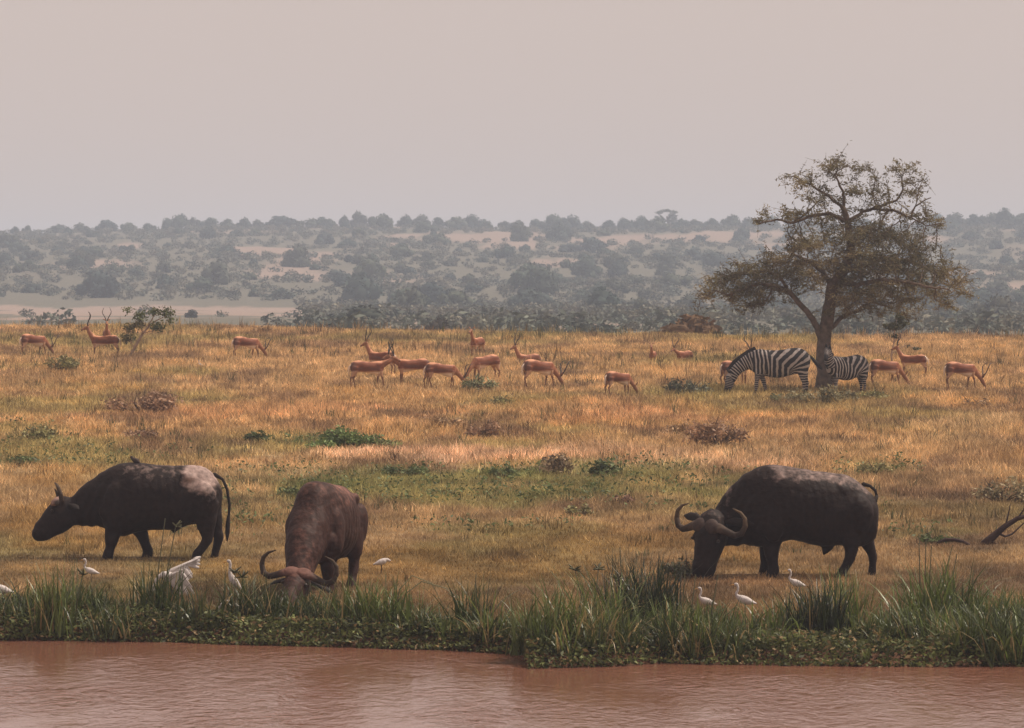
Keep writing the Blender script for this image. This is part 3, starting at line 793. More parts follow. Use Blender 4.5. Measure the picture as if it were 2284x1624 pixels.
# ------------------------------------------------------------------ impalas
_IMP = {}
RED = np.array([0.18, 0.052, 0.02]); FAWN = np.array([0.42, 0.20, 0.10]); CREAM = np.array([0.72, 0.56, 0.44]); BRN = np.array([0.10, 0.045, 0.03])
def impala_mesh(pose, stride, white=False):
    key = (pose, stride, white)
    if key in _IMP: return _IMP[key]
    torso = [(-.54, .66, .56, .05), (-.50, .75, .52, .11), (-.42, .81, .46, .145), (-.28, .83, .50, .14), (-.08, .80, .48, .15), (.10, .785, .44, .155), (.25, .81, .42, .14), (.36, .80, .46, .11), (.43, .75, .50, .09)]
    if pose == 'alert':
        nk = [(.34, 0, .68, (.10, .13)), (.44, 0, .80, (.07, .095)), (.52, 0, .93, (.055, .07)), (.575, 0, 1.05, (.048, .06))]
        hd = [(.565, 0, 1.09, (.052, .062)), (.65, 0, 1.07, (.048, .06)), (.73, 0, 1.03, (.034, .042)), (.80, 0, .995, (.026, .03))]
    elif pose == 'level':
        nk = [(.34, 0, .68, (.10, .13)), (.47, 0, .74, (.07, .095)), (.61, 0, .80, (.055, .07)), (.71, 0, .86, (.048, .06))]
        hd = [(.71, 0, .90, (.052, .06)), (.79, 0, .88, (.048, .058)), (.87, 0, .84, (.034, .042)), (.93, 0, .80, (.026, .03))]
    else:
        nk = [(.34, 0, .66, (.10, .13)), (.46, 0, .56, (.07, .10)), (.58, 0, .44, (.055, .075)), (.68, 0, .33, (.048, .062))]
        hd = [(.69, 0, .31, (.052, .062)), (.74, 0, .24, (.048, .06)), (.79, 0, .16, (.034, .044)), (.82, 0, .09, (.026, .03))]
    if pose == 'graze': torso = [(x, zt - .075 * max(0, x + .1) / .5 + .012, zb - .06 * max(0, x + .1) / .5, w) for x, zt, zb, w in torso]
    a, b = (0, 0) if stride == 0 else ((.10, -.08) if stride == 1 else (-.07, .10))
    def fl(y, d):
        return [(.32, y, .56, (.06, .085)), (.33 + d * .3, y, .42, (.036, .045)), (.34 + d * .6, y, .29, .026), (.335 + d * .8, y, .16, .018), (.335 + d, y, .06, .02), (.345 + d, y, -.03, .024)]
    def hl(y, d):
        return [(-.40, y, .64, (.075, .125)), (-.41 + d * .3, y, .50, (.05, .085)), (-.46 + d * .6, y, .38, (.03, .042)), (-.50 + d * .7, y, .31, .025), (-.47 + d * .9, y, .16, .018), (-.46 + d, y, .06, .02), (-.44 + d, y, -.03, .024)]
    parts = [loft(interp_st(torso, 20), 16), tube([n[:3] for n in nk], [n[3] for n in nk], 12, (0, 1, 0)), tube([n[:3] for n in hd], [n[3] for n in hd], 12, (0, 1, 0)),
             leg_shape(fl(-.08, a)), leg_shape(fl(.08, b)), leg_shape(hl(-.09, b)), leg_shape(hl(.09, a))]
    me = organic('impala_body', parts, 0.0125, 3, M['impala'])
    P = verts(me)
    x, y, z = P.T
    n = fbm(x * 6, z * 6, 4, 2)
    def mixc(c, d, w): return c * (1 - w[:, None]) + d * w[:, None]
    c = np.tile(RED, (len(P), 1)) * (.75 + .5 * fbm(x * 9 + 3, z * 11, 6, 3))[:, None]
    c = mixc(c, np.array([.60, .28, .155]), sstep((z - .765 + (n - .5) * .10 + .08 * np.clip(x, 0, 1) * (pose == 'graze')) / .05) * .9)  # sunlit highlight along the back, painted into the coat
    c = mixc(c, np.array([.13, .055, .035]), sstep((-.37 - x) / .05) * (z < .77) * (z > .3) * (.75 if not white else .3))  # haunches turned from the sun: shade painted into the coat
    c = mixc(c, np.array([.13, .055, .035]), np.exp(-((z - .605) / .04) ** 2) * .65 * (x > -.36) * (x < .3))  # dark band painted low on the flank as shading
    c = mixc(c, np.array([.50, .29, .17]), sstep((.555 + (n - .5) * .06 - z) / .04) * .85)
    c = mixc(c, CREAM * 1.1, sstep((.51 - z) / .03) * (z > .37) * (np.abs(x) < .3))
    c = mixc(c, FAWN * .45, sstep((.40 - z) / .05))
    c = mixc(c, BRN, sstep((.05 - z) / .03))
    rump = (x < -.46) & (z > .42)
    c = mixc(c, CREAM, (rump * sstep((.085 - np.abs(y)) / .03)) if white else rump * (x < -.51) * sstep((.035 - np.abs(y)) / .02) * .6)
    c = mixc(c, BRN, ((x < -.44) & (np.abs(np.abs(y) - .085) < .02) & (z > .40)) * 1.0)
    nkd, _ = seg_dist(P, [q[:3] for q in nk]); hdd, hp = seg_dist(P, [q[:3] for q in hd])
    onn = (nkd < .14) & (x > .40)
    c = mixc(c, .6 * RED + .4 * FAWN, onn * .8)
    onh = (hdd < .09) & (x > .5)
    c = mixc(c, .5 * FAWN + .2 * RED, onh * .8)
    c = mixc(c, BRN, onh * (hp > .21) * .8)
    add_col(me, c)
    _IMP[key] = (me, nk, hd)
    return _IMP[key]

_HORN = {}
def impala(px, py, yaw, pose, label, horns=True, stride=0, s=1.0, lying=False, white=False, dz=0, dY=0):
    me, nk, hd = impala_mesh(pose, stride, white)
    p, sc = place(px, py)
    if dY:
        p.x *= (p.y + dY) / p.y; p.y += dY; p.z = gz(p.x, p.y)
    p = p + Vector((0, 0, dz - (.36 * s if lying else 0)))
    root = empty('impala', p, R(yaw), s)
    obj('body', me, root)
    o = hd[0]
    f = Vector(hd[2][:3]) - Vector(hd[0][:3])
    hM = frame((o[0] + .02, 0, o[2] + .03), f, (0, 1, 0))
    key = (pose, 'parts')
    if key not in _HORN:
        hs = []
        for sy in (1, -1):
            pts = [(-.01, .025, .03), (-.05, .05, .11), (-.11, .10, .19), (-.18, .155, .25), (-.23, .165, .33), (-.24, .13, .41), (-.21, .105, .49)]
            V, Fc = xf(tube([(x, y * sy, z) for x, y, z in pts], [.017, .018, .017, .015, .012, .009, .004], 8), hM)
            h = mesh_np('impala_horn', V, Fc, M['ihorn'], smooth=True)
            V, Fc = xf(tube([(-.04, .035 * sy, .02), (-.08, .085 * sy, .045), (-.12, .14 * sy, .07)], [(.012, .012), (.03, .01), (.006, .005)], 8), hM)
            c = np.tile(FAWN * .7, (len(V), 1))
            e = mesh_np('impala_ear', V, Fc, M['impala'], col=c, smooth=True)
            hs.append((h, e))
        V, Fc = tube([(-.53, 0, .70), (-.575, 0, .64), (-.585, 0, .54), (-.575, 0, .42)], [(.022, .016), (.026, .018), (.026, .018), (.012, .01)], 8)
        t = mesh_np('impala_tail', V, Fc, M['impala'], col=np.tile(CREAM, (len(V), 1)), smooth=True)
        _HORN[key] = (hs, t)
    hs, t = _HORN[key]
    for h, e in hs:
        if horns: obj('horn', h, root)
        obj('ear', e, root)
    obj('tail', t, root)
    tag(root, label, 'impala', 'impala herd grazing on the grassland')
    return root

impala(76, 797, 38, 'graze', 'leftmost impala, grazing head down near the left edge', True, 1, .92)
impala(232, 797, 190, 'alert', 'impala ram standing side on facing left with long curved horns, near leaning sapling', True, 0, .92, white=True)
impala(238, 792, -84, 'alert', 'impala ram facing the viewer from behind the standing ram, horns spread', True, 0, .90, dY=5, dz=-.06)
impala(550, 802, 32, 'graze', 'lone impala ram grazing to the right in the left half of the plain', True, 1, .92)
impala(822, 868, 18, 'level', 'dark impala ram stretching its neck up right at the left of the tight group', True, 1, .98)
impala(850, 852, 150, 'alert', 'impala ram behind the tight group, head highest and facing left', True, 0, .88, dY=3)
impala(920, 866, 196, 'level', 'impala in the tight group facing left with horns crossing its neighbour', True, 0, .95, dY=1)
impala(985, 862, 20, 'graze', 'pale impala in the tight group lowering its head to the right', True, 2, .90, dY=-1)
impala(1082, 852, 222, 'graze', 'impala feeding behind a small green bush with white rump to the right', False, 0, .95, white=True)
impala(1064, 797, -112, 'alert', 'impala ewe standing alone on the crest facing the viewer, head turned left', False, 0, .85)
impala(1178, 812, 215, 'alert', 'impala ram lying in tall grass, only neck and upright horns showing', True, 0, .85, lying=True, dz=-.04)
impala(1203, 867, 36, 'graze', 'impala ram grazing to the right in the middle, dark haunches, horn curving up', True, 1, 1.02)
impala(1380, 886, 40, 'graze', 'small impala ewe grazing nearest the viewer, dark tail side', False, 0, .84)
impala(1456, 806, 262, 'alert', 'impala ewe lying in the grass with just its pale head showing', False, 0, .7, lying=True)
impala(1526, 808, 232, 'level', 'impala ram lying in the grass right of centre with horns swept back', True, 0, .75, lying=True, dz=.02)
impala(1640, 864, 36, 'alert', 'impala ram partly hidden behind the grazing zebra, horns above its shoulder', True, 0, .92)
impala(1975, 864, 30, 'graze', 'pale impala grazing right of the acacia, dark haunches', False, 1, .96)
impala(2036, 850, 165, 'alert', 'impala facing left with head up behind the pale grazing one, white rump', True, 0, .80, dY=3, white=True)
impala(2144, 870, 26, 'graze', 'rightmost impala ram, grazing to the right with short upright horns', True, 1, .95)

# ------------------------------------------------------------------ birds
def egret(px, py, yaw, pose, label, s=1.0, loc=None):
    if loc is None: loc, _ = place(px, py)
    root = empty('egret', loc, R(yaw), s)
    B = [(-.17, 0, .185, (.012, .008)), (-.10, 0, .20, (.04, .035)), (-.02, 0, .225, (.062, .062)), (.06, 0, .25, (.06, .065)), (.11, 0, .28, (.035, .04))]
    if pose == 'stand':
        N = [(.09, 0, .28, .036), (.135, 0, .30, .027), (.145, 0, .335, .022), (.12, 0, .38, .02), (.115, 0, .43, .019), (.13, 0, .47, .02)]
        H = (.145, 0, .475); bd = Vector((1, 0, -.2))
    elif pose == 'tall':
        B = [(-.12, 0, .10, (.012, .010)), (-.08, 0, .15, (.035, .035)), (-.03, 0, .21, (.055, .055)), (.02, 0, .27, (.052, .058)), (.05, 0, .33, (.034, .036))]
        N = [(.04, 0, .32, .034), (.06, 0, .37, .027), (.055, 0, .43, .023), (.05, 0, .49, .022), (.06, 0, .535, .022)]
        H = (.075, 0, .54); bd = Vector((1, 0, -.25))
    elif pose == 'hunch':
        N = [(.10, 0, .27, .040), (.13, 0, .28, .036), (.155, 0, .265, .030)]
        H = (.17, 0, .26); bd = Vector((1, 0, -.5))
    else:
        N = [(.10, 0, .27, .036), (.16, 0, .25, .026), (.20, 0, .20, .022), (.22, 0, .14, .02), (.225, 0, .10, .02)]
        H = (.235, 0, .09); bd = Vector((.5, 0, -1))
    parts = [tube([b[:3] for b in B], [b[3] for b in B], 12, (0, 1, 0)), tube([b[:3] for b in N], [b[3] for b in N], 10, (0, 1, 0)), ball(H, (.036, .024, .026), 8)]
    obj('body', organic('egret_body', parts, .0085, 2, M['plume']), root)
    bd.normalize(); h = Vector(H)
    V, Fc = tube([h + bd * .025, h + bd * .06, h + bd * .105], [.011, .008, .003], 8)
    obj('bill', mesh_np('egret_bill', V, Fc, M['bill'], smooth=True), root)
    for y in (.022, -.022):
        V, Fc = tube([(.0, y, .19), (.01, y, .10), (-.005, y, -.02)], [.008, .006, .006], 6)
        obj('leg', mesh_np('egret_leg', V, Fc, M['ihorn'], smooth=True), root)
    wings = []
    def wing(P0, P1, P2, P3, th=.008):
        """feathered wing sheet with thickness between leading edge P0-P1 and trailing P3-P2"""
        P0, P1, P2, P3 = [np.array(q, dtype=float) for q in (P0, P1, P2, P3)]
        nn = np.cross(P1 - P0, P3 - P0); nn /= np.linalg.norm(nn)
        T = [tube([P0, P0 * .5 + P1 * .5 + nn * .01, P1 * .93 + P0 * .07], [.024, .018, .008], 8)]
        m = 11
        for i in range(m):
            f = i / (m - 1)
            root = P0 * (1 - .8 * f) + P1 * (.8 * f)
            tip = (P3 * (1 - f) + P2 * f) if f < .7 else (P2 * (1 - (f - .7) / .3) + P1 * ((f - .7) / .3))
            tip = tip + (tip - root) * (.05 + .05 * (i % 3)) - nn * .012 * (i % 2)
            d = tip - root; sd_ = np.cross(nn, d); sd_ /= np.linalg.norm(sd_) + 1e-9
            T.append(tube([root + nn * .004 * (i % 2), root + d * .5 + nn * .012, tip], [(.024, .006), (.027, .005), (.012, .003)], 8, side=sd_))
        return join(T)
    if pose == 'flap':
        wings = [wing((.03, -.03, .31), (-.36, -.12, .47), (-.33, -.13, .345), (-.14, -.05, .14)), wing((.05, .06, .25), (-.10, .16, .33), (-.24, .18, .06), (-.08, .06, .02))]
    for W in wings:
        obj('wing', mesh_np('egret_wing', W[0], W[1], M['plume'], smooth=True), root)
    tag(root, label, 'egret', 'white egrets around the buffaloes')

egret(204, 1303, 180, 'stand', 'white egret standing in dry grass below the left buffalo', .70)
egret(384, 1340, 192, 'flap', 'white egret with a raised wing landing behind the sedges', 1.15)
egret(521, 1338, 190, 'tall', 'tall upright white egret between the landing one and the facing buffalo', .92)
egret(516, 1392, 200, 'feed', 'white egret mostly hidden low in the sedges below the upright one', .80)
egret(850, 1284, 12, 'hunch', 'hunched white egret in dry grass right of the facing buffalo', .72)
egret(1578, 1378, 188, 'stand', 'white egret half hidden by green sedges, leftmost of the three by the right buffalo', .75)
egret(1663, 1380, 172, 'stand', 'white egret low in front of the right buffalo, body side on, among sedges', .88)
egret(1778, 1330, 176, 'stand', 'long necked white egret beneath the belly of the right buffalo', .76)
egret(7, 1362, 200, 'feed', 'white egret cut by the left edge of the view', .90)
egret(448, 822, 150, 'stand', 'tiny distant white egret on the plain behind the left buffalo', .50)

def oxpecker():
    p, s = place(317, 1244)
    loc = p + Vector(((1240 - 1300) / 586., -.02, 1.475))
    root = empty('small_bird', loc, R(160))
    parts = [tube([(-.07, 0, .02), (-.03, 0, .045), (.02, 0, .06), (.05, 0, .075)], [(.02, .015), (.042, .04), (.042, .042), (.025, .025)], 10, (0, 1, 0)), ball((.065, 0, .10), .026, 8)]
    obj('body', organic('bird_body', parts, .009, 2, M['brownbird']), root)
    V, Fc = tube([(.085, 0, .10), (.11, 0, .095)], [.009, .004], 6); obj('bill', mesh_np('bird_bill', V, Fc, M['bill'], smooth=True), root)
    V, Fc = tube([(-.06, 0, .02), (-.13, 0, -.005)], [(.018, .008), (.016, .004)], 6, (0, 1, 0)); obj('tail', mesh_np('bird_tail', V, Fc, M['brownbird'], smooth=True), root)
    tag(root, 'small brown bird perched on the back of the left buffalo', 'bird')
oxpecker()

# ------------------------------------------------------------------ foliage tools
def leaf_tris(C, size, cols, droop=0.0, elong=1.6, rng=RNG):
    """one small pointed quad-leaf (two tris) per centre"""
    n = len(C)
    d = rng.normal(size=(n, 3)); d[:, 2] = d[:, 2] * .7 - droop; d /= np.linalg.norm(d, axis=1)[:, None]
    e = rng.normal(size=(n, 3)); e -= d * (e * d).sum(1)[:, None]; e /= np.linalg.norm(e, axis=1)[:, None]
    s = (size * (0.6 + .8 * rng.random(n)))[:, None]
    a = C - d * s * elong * .5; b = C + e * s * .35; c = C + d * s * elong * .5; f = C - e * s * .35
    V = np.stack([a, b, c, f], 1).reshape(-1, 3)
    i = np.arange(n) * 4
    Fq = np.stack([i, i + 1, i + 2, i + 3], 1)
    return V, Fq, np.repeat(cols, 4, 0)

def lump_points(lumps, n, rng=RNG, shell=.55):
    """points in a set of ellipsoids (x,y,z,rx,ry,rz)"""
    L = np.array(lumps, dtype=float); w = (L[:, 3] * L[:, 4] * L[:, 5]) ** .75; w /= w.sum()
    k = rng.choice(len(L), n, p=w)
    d = rng.normal(size=(n, 3)); d /= np.linalg.norm(d, axis=1)[:, None]
    r = shell + (1 - shell) * rng.random(n) ** .6
    return L[k, :3] + d * r[:, None] * L[k, 3:6], k, r

def shrub(px, py, w, h, label, colr, name='shrub', cat='bush', n=900, leaf=.06, nl=7, density=1.0, dY=0, loc=None, seed=1, twigs=14, group=None, vary=.25):
    rng = np.random.default_rng(seed)
    if loc is None:
        loc, s = place(px, py)
        if dY: loc.y += dY; loc.z = gz(loc.x, loc.y)
    lumps = []
    for i in range(nl):
        fx = rng.uniform(-.36, .36) * w; rr = w * rng.uniform(.14, .24)
        hh = h * (1 - 1.1 * (fx / w) ** 2 * 2) * rng.uniform(.55, 1.05)
        lumps.append((fx, rng.uniform(-.25, .25) * w, hh * .55, rr * rng.uniform(.6, 1), rr * .8, max(hh * .5, .04) * rng.uniform(.7, 1.2)))
    P, k, r = lump_points(lumps, int(n * .75), rng, .2); n = len(P)
    P = P + rng.normal(size=P.shape) * np.array([.05, .05, .03]) * min(w, 2)
    P[:, 2] = np.clip(P[:, 2], .0, None)
    lumpcol = rng.uniform(1 - vary, 1 + vary, len(lumps))
    c = np.array(colr)[None, :] * 1.6 * lumpcol[k][:, None] * rng.uniform(.5, 1.6, (n, 1))
    V, Q, cc = leaf_tris(P, leaf, c, rng=rng)
    root = empty(name, loc)
    obj('foliage', mesh_np('foliage', V, Q, M['leaf'], col=cc), root)
    tw = []
    for i in range(twigs):
        t = lumps[i % nl]
        e = np.array(t[:3]) + rng.normal(size=3) * np.array(t[3:6]) * .8
        e[2] = max(e[2], .05) * 1.1
        m = e * .5 + rng.normal(size=3) * .05 * w * np.array([1, 1, .3]) ; m[2] = abs(m[2])
        tw.append(tube([(rng.normal() * .02 * w, rng.normal() * .02 * w, -.05), m, e], [.014 * (w + .4), .009 * (w + .4), .004], 5))
    V, Fc = join(tw)
    obj('stem', mesh_np('stems', V, Fc, M['twig']), root)
    tag(root, label, cat, group)
    return root

# ------------------------------------------------------------------ the big acacia (grown from a traced skeleton)
def acacia_tree():
    rng = np.random.default_rng(5)
    base, s = place(1838, 872)
    s = 82.0
    g = lambda x, y, d=0: np.array([(x - 1838) / s, d, (872 - y) / s])
    limbs = [  # (points, start radius, end radius)
        ([(1838, 880, 0), (1838, 840, 0), (1837, 800, 0), (1836, 770, 0), (1840, 740, 0), (1847, 705, 0), (1853, 670, .05), (1858, 635, .1)], .25, .20),
        ([(1836, 770, 0), (1822, 728, -.1), (1806, 700, -.2), (1780, 670, -.35), (1755, 645, -.5), (1722, 632, -.6), (1690, 628, -.7), (1650, 640, -.8), (1615, 655, -.8)], .12, .04),
        ([(1755, 645, -.5), (1735, 615, -.6), (1705, 600, -.5), (1665, 600, -.4)], .06, .03),
        ([(1720, 632, -.6), (1706, 660, -.9), (1696, 678, -1.0)], .04, .02),
        ([(1840, 740, 0), (1862, 722, .1), (1885, 702, .3), (1915, 690, .6), (1950, 670, .9), (1990, 680, 1.1)], .085, .03),
        ([(1858, 635, .1), (1880, 600, .1), (1898, 565, 0), (1897, 525, 0), (1890, 490, -.1), (1882, 460, -.1)], .20, .09),
        ([(1858, 635, .1), (1835, 600, .3), (1805, 575, .6), (1770, 560, .8)], .10, .04),
        ([(1880, 600, .1), (1930, 585, .3), (1980, 570, .6), (2030, 575, .9), (2075, 590, 1.0)], .11, .04),
        ([(1860, 625, .1), (1910, 630, -.4), (1960, 620, -.9), (2020, 625, -1.2), (2080, 640, -1.2)], .10, .035),
        ([(1890, 490, -.1), (1850, 470, -.2), (1800, 478, -.3), (1765, 492, -.4), (1730, 485, -.4), (1690, 493, -.5)], .07, .025),
        ([(1765, 492, -.4), (1800, 468, .0), (1830, 440, .1)], .03, .02),
        ([(1882, 460, -.1), (1850, 430, .1), (1810, 405, .2), (1770, 385, .2)], .055, .02),
        ([(1882, 460, -.1), (1880, 420, 0), (1865, 385, 0), (1868, 360, 0)], .055, .02),
        ([(1890, 490, -.1), (1930, 465, .2), (1970, 452, .3), (2005, 440, .3), (2018, 415, .3), (2016, 385, .3)], .07, .025),
        ([(1950, 456, .2), (1990, 462, -.2), (2030, 480, -.4), (2065, 500, -.5), (2095, 490, -.5)], .05, .02),
        ([(2030, 480, -.4), (2040, 455, -.4), (2075, 435, -.4)], .035, .015),
        ([(2040, 445, -.4), (2052, 410, -.4), (2062, 385, -.4)], .014, .008),
        ([(1897, 525, 0), (1930, 500, .4), (1960, 505, .8), (2000, 520, 1.1)], .06, .03),
    ]
    nodes, par = [], []
    def add(p, q): nodes.append(np.array(p, dtype=float)); par.append(q); return len(nodes) - 1
    rad0 = {}
    for pts, r0, r1 in limbs:
        P = [g(*p) for p in pts]
        if nodes:
            d = [np.linalg.norm(n - P[0]) for n in nodes]; cur = int(np.argmin(d)); start = nodes[cur]
        else:
            cur = add(P[0], -1); start = P[0]; rad0[cur] = r0
        L = sum(np.linalg.norm(b - a) for a, b in zip(P[:-1], P[1:])); acc = 0
        prev = start
        for b in P[1:]:
            seg = np.linalg.norm(b - prev); k = max(1, int(seg / .13)); a0 = prev.copy()
            for i in range(1, k + 1):
                q = a0 + (b - a0) * i / k + rng.normal(size=3) * .012
                cur = add(q, cur)
                f = min(1, (acc + seg * i / k) / L); rad0[cur] = r0 * (1 - f) + r1 * f
            acc += seg; prev = b
    # crown volumes (x, y, rx, ry in photo px, relative density)
    blobs = [(1800, 392, 55, 30, .75), (1868, 365, 60, 30, .8), (1930, 370, 50, 22, .7), (2005, 368, 45, 26, .8), (1810, 440, 55, 28, .7), (1890, 425, 60, 36, .6), (1965, 420, 60, 30, .6), (2040, 415, 36, 34, .7),
             (1745, 470, 60, 22, .6), (1690, 490, 30, 14, .35), (1840, 480, 60, 20, .9), (1960, 470, 60, 22, .8), (2050, 478, 60, 24, .9), (2100, 485, 26, 14, .3),
             (1800, 540, 68, 26, 1.7), (1900, 520, 70, 34, 2.0), (1985, 525, 75, 34, 2.2), (2045, 545, 45, 30, 1.4), (1740, 570, 60, 28, 1.3),
             (1690, 600, 76, 34, 2.2), (1620, 622, 56, 36, 1.9), (1578, 650, 34, 30, 1.2), (1660, 655, 60, 26, 1.4), (1790, 600, 70, 34, 1.7), (1900, 585, 80, 40, 2.6), (1990, 590, 85, 42, 2.7), (2070, 595, 62, 40, 2.1), (2120, 615, 44, 38, 1.8), (2150, 650, 26, 26, .9),
             (1700, 650, 70, 24, 1.1), (1650, 685, 50, 18, .5), (1940, 640, 90, 36, 2.0), (2040, 645, 70, 34, 1.7), (2110, 665, 40, 28, .9), (2150, 690, 22, 14, .25), (1900, 680, 60, 30, .8), (1990, 690, 60, 22, .5), (1880, 650, 40, 40, 1.0), (1575, 690, 26, 12, .25), (2020, 700, 50, 18, .3),
             (1820, 640, 40, 20, .35), (1830, 690, 24, 18, .15)]
    A = []
    for x, y, rx, ry, den in blobs:
        n = int(den * rx * ry * .021)
        d = rng.normal(size=(n, 3)); d /= np.linalg.norm(d, axis=1)[:, None]; d *= rng.random(n)[:, None] ** .45
        dep = 2.5 * math.sqrt(max(.05, 1 - ((x - 1865) / 330) ** 2)) * (.5 + .5 * (y > 500))
        P = np.stack([(x + d[:, 0] * rx - 1838) / s, d[:, 1] * dep * .8, (872 - (y + d[:, 2] * ry)) / s], 1)
        A.append(P)
    A = np.concatenate(A)
    N = np.array(nodes)
    D = np.linalg.norm(A[:, None] - N[None], axis=2)
    near = D.argmin(1); nd = D.min(1); alive = np.ones(len(A), bool)
    cut = sum(1 for n in nodes if n[2] < 1.7)
    near_ok = np.array([n[2] > 1.6 for n in nodes])
    step, kill = .11, .13
    for it in range(60):
        idx = np.where(alive)[0]
        if len(idx) == 0: break
        dirs = {}
        for i in idx:
            k = near[i]
            v = A[i] - nodes[k]; v = v / (np.linalg.norm(v) + 1e-6)
            dirs.setdefault(k, []).append(v)
        new = []
        for k, vs in dirs.items():
            v = np.mean(vs, 0) + rng.normal(size=3) * .22
            v /= np.linalg.norm(v) + 1e-6
            q = nodes[k] + v * step
            new.append(add(q, k))
        NP = np.array([nodes[j] for j in new])
        D = np.linalg.norm(A[idx][:, None] - NP[None], axis=2)
        m = D.argmin(1); dm = D.min(1); b = dm < nd[idx]
        near[idx[b]] = np.array(new)[m[b]]; nd[idx[b]] = dm[b]
        alive[idx] = nd[idx] > kill
        if len(nodes) > 9000: break
    n = len(nodes); P = np.array(nodes)
    ch = [[] for _ in range(n)]
    for i, q in enumerate(par):
        if q >= 0: ch[q].append(i)
    rad = np.zeros(n)
    for i in range(n - 1, -1, -1):
        if not ch[i]: rad[i] = .0075
        else: rad[i] = (sum(rad[c] ** 2.45 for c in ch[i])) ** (1 / 2.45)
    rad = np.minimum(rad, .075)
    for i, r in rad0.items(): rad[i] = max(min(rad[i], r * 1.0), r * .85)
    # branches as chains
    def chains():
        out = []; stack = [(0, [0])]
        while stack:
            i, c = stack.pop()
            cur = i
            while ch[cur]:
                kids = sorted(ch[cur], key=lambda k: -rad[k])
                for kk in kids[1:]: stack.append((kk, [cur, kk]))
                c.append(kids[0]); cur = kids[0]
            out.append(c)
        return out
    trunk_t, limb_t = [], []
    for c in chains():
        pts = P[c]; rr = rad[c].copy()
        if c[0] != 0: rr[0] = rr[1] if len(rr) > 1 else rr[0]
        else:
            f = np.clip((.5 - pts[:, 2]) / .5, 0, 1); rr = rr * (1 + .35 * f)
        mx_ = rr.max()
        seg = 12 if mx_ > .1 else (7 if mx_ > .03 else 4)
        t = tube(pts, rr, seg, side=(1, .2, 0.1))
        (trunk_t if mx_ > .05 else limb_t).append(t)
    root = empty('acacia_tree', base + Vector((0, 0, 0)))
    V, Fc = join(trunk_t); obj('trunk', mesh_np('acacia_trunk', V, Fc, M['bark'], smooth=True), root)
    V, Fc = join(limb_t); obj('branches', mesh_np('acacia_branches', V, Fc, M['twig'], smooth=True), root)
    tips = np.array([i for i in range(n) if rad[i] < .014 and i not in rad0])
    k = 12
    C = P[tips].repeat(k, 0) + rng.normal(size=(len(tips) * k, 3)) * np.array([.10, .10, .04])
    # short thorny shoots sticking out of the crown
    sp = tips[rng.random(len(tips)) < .5]
    dv = P[sp] - P[np.array([par[i] for i in sp])]; dv = dv / (np.linalg.norm(dv, axis=1)[:, None] + 1e-6) + rng.normal(size=dv.shape) * .35
    shoots = [tube([a, a + d * l * .5, a + d * l + np.array([0, 0, -.02])], [.007, .005, .003], 3) for a, d, l in zip(P[sp], dv, rng.uniform(.15, .45, len(sp)))]
    V, Fc = join(shoots); obj('shoots', mesh_np('acacia_shoots', V, Fc, M['twig']), root)
    C = np.concatenate([C] + [P[sp] + dv * (rng.uniform(.08, .32, (len(sp), 1))) + rng.normal(size=dv.shape) * .02 for _ in range(5)])
    shade = fbm(C[:, 0] * 1.1 + 30, C[:, 2] * 1.6 + 9, 8, 3)
    c1 = np.array([.20, .17, .09]); c2 = np.array([.26, .205, .11]); c3 = np.array([.13, .112, .07])
    w = sstep((shade - .5) * 6)[:, None]; w2 = sstep((.48 - shade) * 6)[:, None]
    cc = c1 * (1 - w) + c2 * w; cc = cc * (1 - w2 * .7) + c3 * w2 * .7
    cc = cc * .88 * rng.uniform(.55, 1.45, (len(C), 1))
    V, Q, cc = leaf_tris(C, .038, cc, elong=2.8, rng=rng)
    obj('crown', mesh_np('acacia_crown', V, Q, M['acacia'], col=cc), root)
    tag(root, 'big spreading acacia with thick trunk and open thorny crown above the zebras', 'tree')
    print('acacia nodes', n, 'tips', len(tips))
acacia_tree()

# small leaning sapling at the left with pale broken stem
def leaning_sapling():
    base, s = place(287, 797)
    s = 68.
    g = lambda x, y, d=0: ((x - 287) / s, d, (797 - y) / s)
    rng = np.random.default_rng(3)
    root = empty('leaning_sapling', base)
    V, Fc = join([tube([g(283, 802), g(296, 782), g(305, 765), g(318, 742, .1), (g(335, 722, .1))], [.05, .045, .05, .04, .03], 8),
                  tube([g(318, 742, .1), g(312, 722), g(300, 712)], [.03, .02, .012], 6),
                  tube([g(335, 722, .1), g(352, 712), g(372, 703)], [.028, .018, .01], 6), tube([g(330, 726), g(345, 700), g(355, 690)], [.024, .015, .01], 6),
                  tube([g(318, 742), g(345, 735), g(365, 728)], [.02, .014, .008], 6), tube([g(300, 775), g(285, 750), g(280, 725)], [.02, .014, .008], 6)])
    obj('trunk', mesh_np('sapling_trunk', V, Fc, M['palewood'], smooth=True), root)
    lum = [(*g(285, 690), .13, .13, .09), (*g(312, 703), .22, .2, .13), (*g(345, 694), .24, .2, .12), (*g(372, 696), .24, .2, .14), (*g(380, 712), .12, .12, .16), (*g(350, 728), .26, .2, .14),
           (*g(290, 730), .20, .2, .16), (*g(283, 752), .18, .2, .16), (*g(310, 722), .16, .16, .12)]
    P, k, r = lump_points(lum, 1500, rng, .1); P = P + rng.normal(size=P.shape) * np.array([.07, .06, .05])
    c = np.array([[.10, .115, .04]]) * rng.uniform(.6, 1.5, (1500, 1)); c[k >= 6] = c[k >= 6] * np.array([1.25, .95, .95])
    V, Q, cc = leaf_tris(P, .06, c, rng=rng)
    obj('crown', mesh_np('sapling_crown', V, Q, M['leaf'], col=cc), root)
    tag(root, 'small leaning tree with pale bent stem and green leaf clusters behind the standing rams', 'tree')
leaning_sapling()

